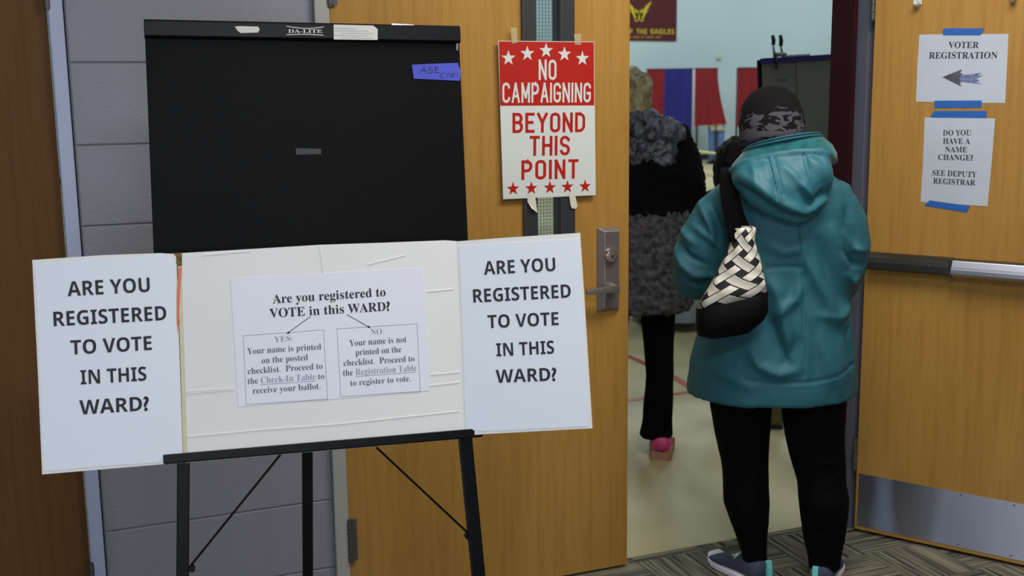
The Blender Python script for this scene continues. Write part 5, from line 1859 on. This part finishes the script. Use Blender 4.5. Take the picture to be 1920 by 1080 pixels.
def curtain(x0, x1, z0, z1, y, waves, amp, m, parent, flare=0.0, name='curtain', thick=0.01):
    """hanging cloth with soft vertical folds, a real thickness"""
    n = max(10, waves * 8)
    rows = 10
    b = MB()
    P = []
    for side in (0, 1):
        for j in range(rows + 1):
            v = j / rows
            for i in range(n + 1):
                u = i / n
                x = x0 + (x1 - x0) * u + flare * u * v ** 1.6
                yy = y + side * thick - amp * (0.25 + 0.75 * v) * math.sin(2 * math.pi * waves * u + 0.6) - 0.05 * v * (flare > 0) * u
                P.append(WB.w(x, yy, z1 + (z0 - z1) * v + (0.04 * u * v if flare else 0)))
    f = []
    m_ = n + 1
    h = (rows + 1) * m_
    for j in range(rows):
        for i in range(n):
            a = j * m_ + i
            f.append((a, a + m_, a + m_ + 1, a + 1))
            f.append((h + a, h + a + 1, h + a + m_ + 1, h + a + m_))
    for i in range(n):
        f.append((i, i + 1, h + i + 1, h + i))
        e = rows * m_
        f.append((e + i + 1, e + i, h + e + i, h + e + i + 1))
    for j in range(rows):
        a = j * m_
        f.append((a + m_, a, h + a, h + a + m_))
        a += n
        f.append((a, a + m_, h + a + m_, h + a))
    b.add(P, f)
    return b.build(name, MT[m], parent, smooth=True)


BDP = 0.60


def booth(x0, x1, panels, label, z1=1.97, z0=0.76, legs=None):
    t = thing('voting_booth', WB.w((x0 + x1) / 2, 0, 0), label, 'voting booth', 'curtained booths by the gym wall')
    fr_ = MB()
    for a, b_ in (((x0, 0), (x1, 0)), ((x0, BDP), (x1, BDP)), ((x0, 0), (x0, BDP)), ((x1, 0), (x1, BDP))):
        fr_.tube([WB.w(*a, z1 + 0.012), WB.w(*b_, z1 + 0.012)], 0.014, 10)
    fr_.build('top_frame', MT['alu'], t, smooth='all')
    MB().loft([[WB.w(x0, 0.30, z), WB.w(x1, 0.30, z), WB.w(x1, BDP, z), WB.w(x0, BDP, z)] for z in (1.02, 1.05)]).build('writing_shelf', MT['alu'], t, bevel=0.004)
    for x in legs or (x0, x1):
        for y in (0.02, BDP):
            MB().tube([WB.w(x, y, 0), WB.w(x, y, z1)], 0.018, 10).build('leg', MT['alu'], t, smooth='all')
    curtain(x0, x1, z0 + 0.05, z1, BDP + 0.01, 4, 0.015, panels[-1][2], t, name='back_curtain')
    for (a, b_, m, fl) in panels:
        curtain(a, b_, z0, z1, -0.02, max(2, int((b_ - a) * 6)), 0.022, m, t, fl)
    return t


booth(-1.49, -0.545, [(-1.49, -1.12, 'cur_red', 0), (-1.12, -0.545, 'cur_blue', 0)], 'voting booth with red and blue curtains by the gym wall, beside the blond hair', z0=0.70, legs=(-1.47, -0.58))
b2 = booth(-0.49, -0.03, [(-0.485, -0.03, 'cur_red', 0.21)], 'voting booth with a flared red curtain and jeans showing below it', z0=0.80, legs=(-0.44, -0.04))
curtain(-0.54, -0.49, 0.74, 1.96, -0.03, 2, 0.02, 'cur_white', b2, name='white_band')
booth(0.385, 0.95, [(0.385, 0.95, 'cur_red', 0)], 'voting booth with a plain red curtain, left of the flip chart', z0=0.78)

# voter inside the second booth
q4 = WB.w(-0.03, 0.15, 0)
W4 = Fig(q4.x, q4.y)
p4 = thing('person', W4.o, 'person in blue jeans standing inside the voting booth, only legs showing', 'person')
TX = -0.17   # the voter leans to the left inside the booth
J = dict(head=(TX, 0.10, 1.60), neck=(TX, 0.04, 1.46), chest=(TX, 0, 1.24), pelvis=(-0.06, 0, 0.92), shl=(TX - 0.12, 0.05, 1.40), ell=(TX - 0.14, 0.12, 1.16), wrl=(TX - 0.06, 0.28, 1.14), shr=(TX + 0.11, 0, 1.40), elr=(TX + 0.13, 0.10, 1.16), wrr=(TX + 0.06, 0.28, 1.14),
         hpl=(-0.085, 0, 0.86), knl=(-0.08, 0, 0.48), anl=(-0.075, 0, 0.08), tol=(-0.12, 0.14, 0.035), hpr=(0.045, 0, 0.86), knr=(0.08, 0, 0.48), anr=(0.07, 0, 0.08), tor=(0.09, 0.15, 0.035))
body_mesh(W4, p4, J, 1.0, voxel=0.012)
b = MB()
b.loft(leg_loft(W4, [(-0.075, 0, 0.05, 0.075, 0.085), (-0.078, 0, 0.3, 0.078, 0.085), (-0.08, 0, 0.5, 0.085, 0.09), (-0.08, 0, 0.85, 0.10, 0.11)], 20)).loft(leg_loft(W4, [(0.07, 0, 0.05, 0.075, 0.085), (0.075, 0, 0.3, 0.078, 0.085), (0.08, 0, 0.5, 0.085, 0.09), (0.08, 0, 0.85, 0.10, 0.11)], 20))
b.build('jeans', MT['jeans'], p4, smooth='all')
b = MB().loft([W4.ring((x, 0, z), a, bb_, 32, 2.2) for x, z, a, bb_ in ((0.02, 0.70, 0.17, 0.14), (-0.02, 0.85, 0.165, 0.14), (-0.12, 1.2, 0.15, 0.13), (TX, 1.38, 0.14, 0.11), (TX, 1.46, 0.08, 0.08))])
sleeve(b, W4, [(TX - 0.05, 0.03, 1.40, 0.06), (TX - 0.12, 0.05, 1.38, 0.06), (TX - 0.14, 0.11, 1.17, 0.055), (TX - 0.07, 0.26, 1.14, 0.045)])
sleeve(b, W4, [(TX + 0.05, 0, 1.40, 0.06), (TX + 0.11, 0, 1.38, 0.06), (TX + 0.13, 0.09, 1.17, 0.055), (TX + 0.07, 0.26, 1.14, 0.045)])
b.build('jacket', MT['cream_cloth'], p4, smooth='all')
shoe(W4, (-0.06, -0.09), (-0.17, 0.14), p4, 'jacket_dark', 'rubber', 0.05, 0.085, 0.025)
shoe(W4, (0.07, -0.09), (0.09, 0.17), p4, 'jacket_dark', 'rubber', 0.05, 0.085, 0.025)
MB().ellipsoid(W4.w(TX, 0.085, 1.64), (0.088, 0.1, 0.1)).build('hair', MT['hair_dark'], p4, smooth='all')

# yellow rope barrier in front of the booths
ry = 18.6
r0, r1 = at(1262, 277, Vector((0, ry, 0)), Vector((0, 1, 0))), at(1420, 292, Vector((0, ry, 0)), Vector((0, 1, 0)))
t = thing('rope_barrier', ((r0.x + r1.x) / 2, ry, 0), 'pale yellow rope strung low before the voting booths', 'rope barrier')
MB().tube([r0 + (r1 - r0) * (i / 12) - Vector((0, 0, 0.03 * math.sin(math.pi * i / 12))) for i in range(13)], 0.022, 10).build('rope', MT['yellow'], t, smooth='all')
for r in (r0, r1):
    MB().tube([(r.x, ry, 0), (r.x, ry, 0.02), (r.x, ry, 0.021), (r.x, ry, r.z + 0.05)], [0.15, 0.15, 0.02, 0.02], 20).build('post', MT['alu'], t, smooth=True)

# banner on the gym wall
BN = Plane((0, GY1 - 0.02, 0), (1, 0, 0), (0, 0, 1))
bx1, bz0 = BN.p2(1268.5, 75.5)
bx0 = BN.p2(1098, 72)[0]
t = thing('banner', BN.w((bx0 + bx1) / 2, bz0, 0), 'maroon banner with gold eagle and THE EAGLES lettering high on the gym wall', 'banner')
MB().prism(BN, [(bx0, bz0), (bx1, bz0 - 0.02), (bx1, bz0 + 1.55), (bx0, bz0 + 1.55)], -0.008, 0.0).build('cloth', MT['banner'], t)
for wd, xl, xr in (('OF', 1167, 1186), ('THE', 1193, 1213), ('EAGLES', 1220, 1264)):
    mb = MB()
    V, Fc = word_geo(wd, 'sans')
    put_geo(mb, BN, V, Fc, xl, 63.5, xr, 64, 9, 0.004)
    mb.build('lettering', MT['gold'], t)
mb = MB()
for a, c in ((1150, 1165), (1168, 1184), (1187, 1199), (1202, 1208), (1211, 1226), (1229, 1239)):
    mb.prism(BN, px_poly(BN, [(a, 68), (c, 68.2), (c, 71.5), (a, 71.3)]), 0.002, 0.005)
MT['gold_dim'] = mat('dull_gold_print', (168, 112, 50), 0.7)
mb.build('small_print', MT['gold_dim'], t)
eg = MB()
for sx in (1, -1):
    def mir(p):
        return (1198 + sx * (p[0] - 1198), p[1])
    for poly in ([(1199, 36), (1204, 22), (1210, 12), (1221.5, 2), (1220, 8), (1214, 14), (1218, 14), (1212, 19), (1215, 20), (1210, 26), (1205, 38)], [(1198, 24), (1204, 16), (1206, 26), (1201, 36)]):
        eg.prism(BN, px_poly(BN, [mir(p) for p in poly]), 0.002, 0.006)
eg.prism(BN, px_poly(BN, [(1194, 26), (1198, 20), (1202, 26), (1203, 34), (1207, 38), (1203, 41), (1198, 36.5), (1193, 41), (1189, 38), (1193, 34)]), 0.002, 0.006)
eg.build('eagle_emblem', MT['gold'], t)
# small pale mark on the gym wall
cp_ = BN.p2(1348, 108)
t = MB().pbox(BN, cp_[0] - 0.06, cp_[1] - 0.035, cp_[0] + 0.06, cp_[1] + 0.035, -0.004, 0.012)
MT['outlet'] = mat('yellowed_plate', (190, 200, 160), 0.6)
tag(t.build('wall_plate', MT['outlet'], loc=(cp_[0], GY1, cp_[1]), bevel=0.004), 'small yellowish plate on the gym wall above the flared red curtain', 'wall plate')

# flip-chart easel inside the doorway, with a spring clamp
FY = 4.9
FP = Plane((0, FY, 0), (1, 0, 0), (0, 0.10, 1))
t = thing('flip_chart', FP.w(3.72, 0, 0), 'grey paper flip chart with dark blue top binding, inside the doorway behind the teal coat', 'flip chart')
x0, z1 = FP.p2(1427, 112)
x1 = FP.p2(1640, 104)[0]
zr = FP.p2(1560, 104)[1]
sl = (zr - z1) / (FP.p2(1560, 104)[0] - x0)


def fz(x, z=0.0):
    return z1 + sl * (x - x0) + z


xm = FP.p2(1497, 150)[0]
MB().prism(FP, [(x0 - 0.006, 0.82), (x1, 0.82), (x1, fz(x1)), (x0 - 0.006, fz(x0))], -0.03, -0.018).build('backing_board', MT['black_metal'], t)
MB().prism(FP, [(x0 + 0.012, 0.86), (xm, 0.86), (xm, fz(xm)), (x0 + 0.012, fz(x0))], -0.017, -0.004).build('paper_pad', MT['pad_paper'], t)
MB().prism(FP, [(xm + 0.004, 0.86), (x1, 0.86), (x1, fz(x1)), (xm - 0.010, fz(xm))], -0.017, 0.004).build('paper_pad', MT['pad_paper'], t)
MB().prism(FP, [(x0 + 0.004, fz(x0) - 0.022), (x1, fz(x1) - 0.026), (x1, fz(x1) + 0.006), (x0 + 0.004, fz(x0) + 0.006)], -0.018, 0.010).build('top_binding', MT['navy'], t)
xa, xb = FP.p2(1473, 100)[0], FP.p2(1517, 100)[0]
MB().prism(FP, [(xa, fz(xa) + 0.006), (xb, fz(xb) + 0.006), (xb, fz(xb) + 0.016), (xa, fz(xa) + 0.016)], -0.018, 0.008).build('clip_bar', MT['chrome'], t, bevel=0.002)
mb = MB()
put_line(mb, FP.off(-0.0035), 'VOTE', 1454.5, 153.5, 1477, 153, 5.5, 'serif', 0.0005)
mb.build('lettering', MT['ink_soft'], t)
for a, b_ in ((x0 + 0.06, x0 - 0.02), (x1 - 0.06, x1 + 0.02)):
    MB().tube([FP.w(a, 0.9, -0.04), Vector((b_, FY - 0.05, 0))], 0.014, 10).build('leg', MT['black_metal'], t, smooth='all')
MB().tube([FP.w((x0 + x1) / 2, 1.5, -0.04), Vector(((x0 + x1) / 2, FY + 0.6, 0))], 0.014, 10).build('leg', MT['black_metal'], t, smooth='all')

cpx = FP.p2(1455, 110)
t = thing('spring_clamp', FP.w(cpx[0], cpx[1], 0), 'grey spring clamp with two black handles gripping the top of the flip chart', 'clamp')
for (a, b_, c_) in (((1448.5, 66), (1450, 84), (1452, 108)), ((1463, 65.5), (1464, 86), (1468, 108))):
    A, Bq, Cq = FP.p3(*a), FP.p3(*b_), FP.p3(*c_)
    MB().tube([A, A + (Bq - A) * 0.5 + Vector((0.004, 0, 0)), Bq], [0.0085, 0.0105, 0.0095], 12).build('handle', MT['rubber'], t, smooth='all')
    MB().tube([Bq, Cq], [0.009, 0.011], 12, 0.6).build('arm', MT['clamp_grey'], t, smooth='all')
MB().tube([FP.p3(1451, 103) + FP.n * 0.014, FP.p3(1470, 103) + FP.n * 0.014], 0.011, 12).build('spring', MT['clamp_grey'], t, smooth='all')
MB().tube([FP.p3(1452, 106) + FP.n * 0.016, FP.p3(1453, 130) + FP.n * 0.016], [0.010, 0.011], 12, 0.6).build('jaw', MT['rubber'], t, smooth='all')

# folding chair beyond the closed leaf
cb = floor_pt(1199, 606)
t = thing('folding_chair', (cb.x - 0.2, cb.y, 0), 'grey folding chair leg showing low between the closed door and dark trousers', 'chair')
e1, e2 = Vector((1, 0, 0)), Vector((-0.06, 1, 0))


def cw(x, y, z):
    return Vector((cb.x, cb.y, 0)) + e1 * x + e2 * y + Vector((0, 0, z))


for sx in (-0.42, 0.0):
    MB().tube([cw(sx, 0, 0.0), cw(sx, 0.22, 0.42), cw(sx, 0.40, 0.82)], 0.013, 10).build('leg', MT['chair_metal'], t, smooth='all')
    MB().tube([cw(sx + 0.02, 0.42, 0.0), cw(sx + 0.02, 0.0, 0.44)], 0.013, 10).build('leg', MT['rubber'], t, smooth='all')
MB().tube([cw(-0.42, 0.03, 0.06), cw(0.0, 0.03, 0.06)], 0.011, 10).build('stretcher', MT['rubber'], t, smooth='all')
MB().loft([[cw(-0.40, -0.03, z), cw(-0.02, -0.03, z), cw(-0.02, 0.36, z + 0.01), cw(-0.40, 0.36, z + 0.01)] for z in (0.43, 0.455)]).build('seat', MT['rubber'], t, bevel=0.006)
MB().loft([[cw(-0.42, 0.40 + y, 0.62), cw(0.0, 0.40 + y, 0.62), cw(0.0, 0.42 + y, 0.82), cw(-0.42, 0.42 + y, 0.82)] for y in (-0.012, 0.012)]).build('backrest', MT['chair_metal'], t, bevel=0.006)

# draped table behind the furry coat
MT['grey_cloth'] = mat('blue_grey_tablecloth', (168, 178, 192), 0.85, var=0.05, vscale=6)
f0 = floor_pt(1216, 625)
f1 = floor_pt(1345, 621)
dx = (f1 - f0).normalized()
dy = Vector((-dx.y, dx.x, 0))
t = thing('draped_table', (f0 + f1) / 2 + dy * 0.38, 'table under a blue-grey cloth, low between the furry coat and the bag', 'table')


def tw_(x, y, z):
    return f0 + dx * x + dy * y + Vector((0, 0, z))


LT = (f1 - f0).length
MB().loft([[tw_(0.01, 0.01, z), tw_(LT - 0.01, 0.01, z), tw_(LT - 0.01, 0.74, z), tw_(0.01, 0.74, z)] for z in (0.70, 0.725)]).build('tabletop', MT['wood_dark'], t)
for x in (0.05, LT - 0.05):
    for y in (0.06, 0.70):
        MB().tube([tw_(x, y, 0), tw_(x, y, 0.70)], 0.014, 10).build('leg', MT['alu'], t, smooth='all')
cn = 48
per = [(0, 0), (LT, 0), (LT, 0.75), (0, 0.75)]
ring0 = []
for i in range(4):
    a, b_ = per[i], per[(i + 1) % 4]
    for k in range(cn // 4 * (2 if i % 2 == 0 else 1)):
        f = k / (cn // 4 * (2 if i % 2 == 0 else 1))
        ring0.append((a[0] + (b_[0] - a[0]) * f, a[1] + (b_[1] - a[1]) * f))
rings = []
for z in (0.065, 0.25, 0.45, 0.65, 0.727, 0.735):
    rr_ = []
    for i, (x, y) in enumerate(ring0):
        k = max(0.0, (0.70 - z) / 0.65) * (0.016 * math.sin(i * 1.1) + 0.02) if z < 0.73 else -0.012
        cxm, cym = LT / 2, 0.375
        nx, ny = (x - cxm), (y - cym)
        L_ = math.hypot(nx, ny) or 1
        rr_.append(tw_(x + nx / L_ * k, y + ny / L_ * k, z))
    rings.append(rr_)
cb_ = MB().loft(rings, cap=False)
cb_.f.append(tuple((len(rings) - 1) * len(ring0) + i for i in range(len(ring0))))
cb_.build('tablecloth', MT['grey_cloth'], t, smooth=True)
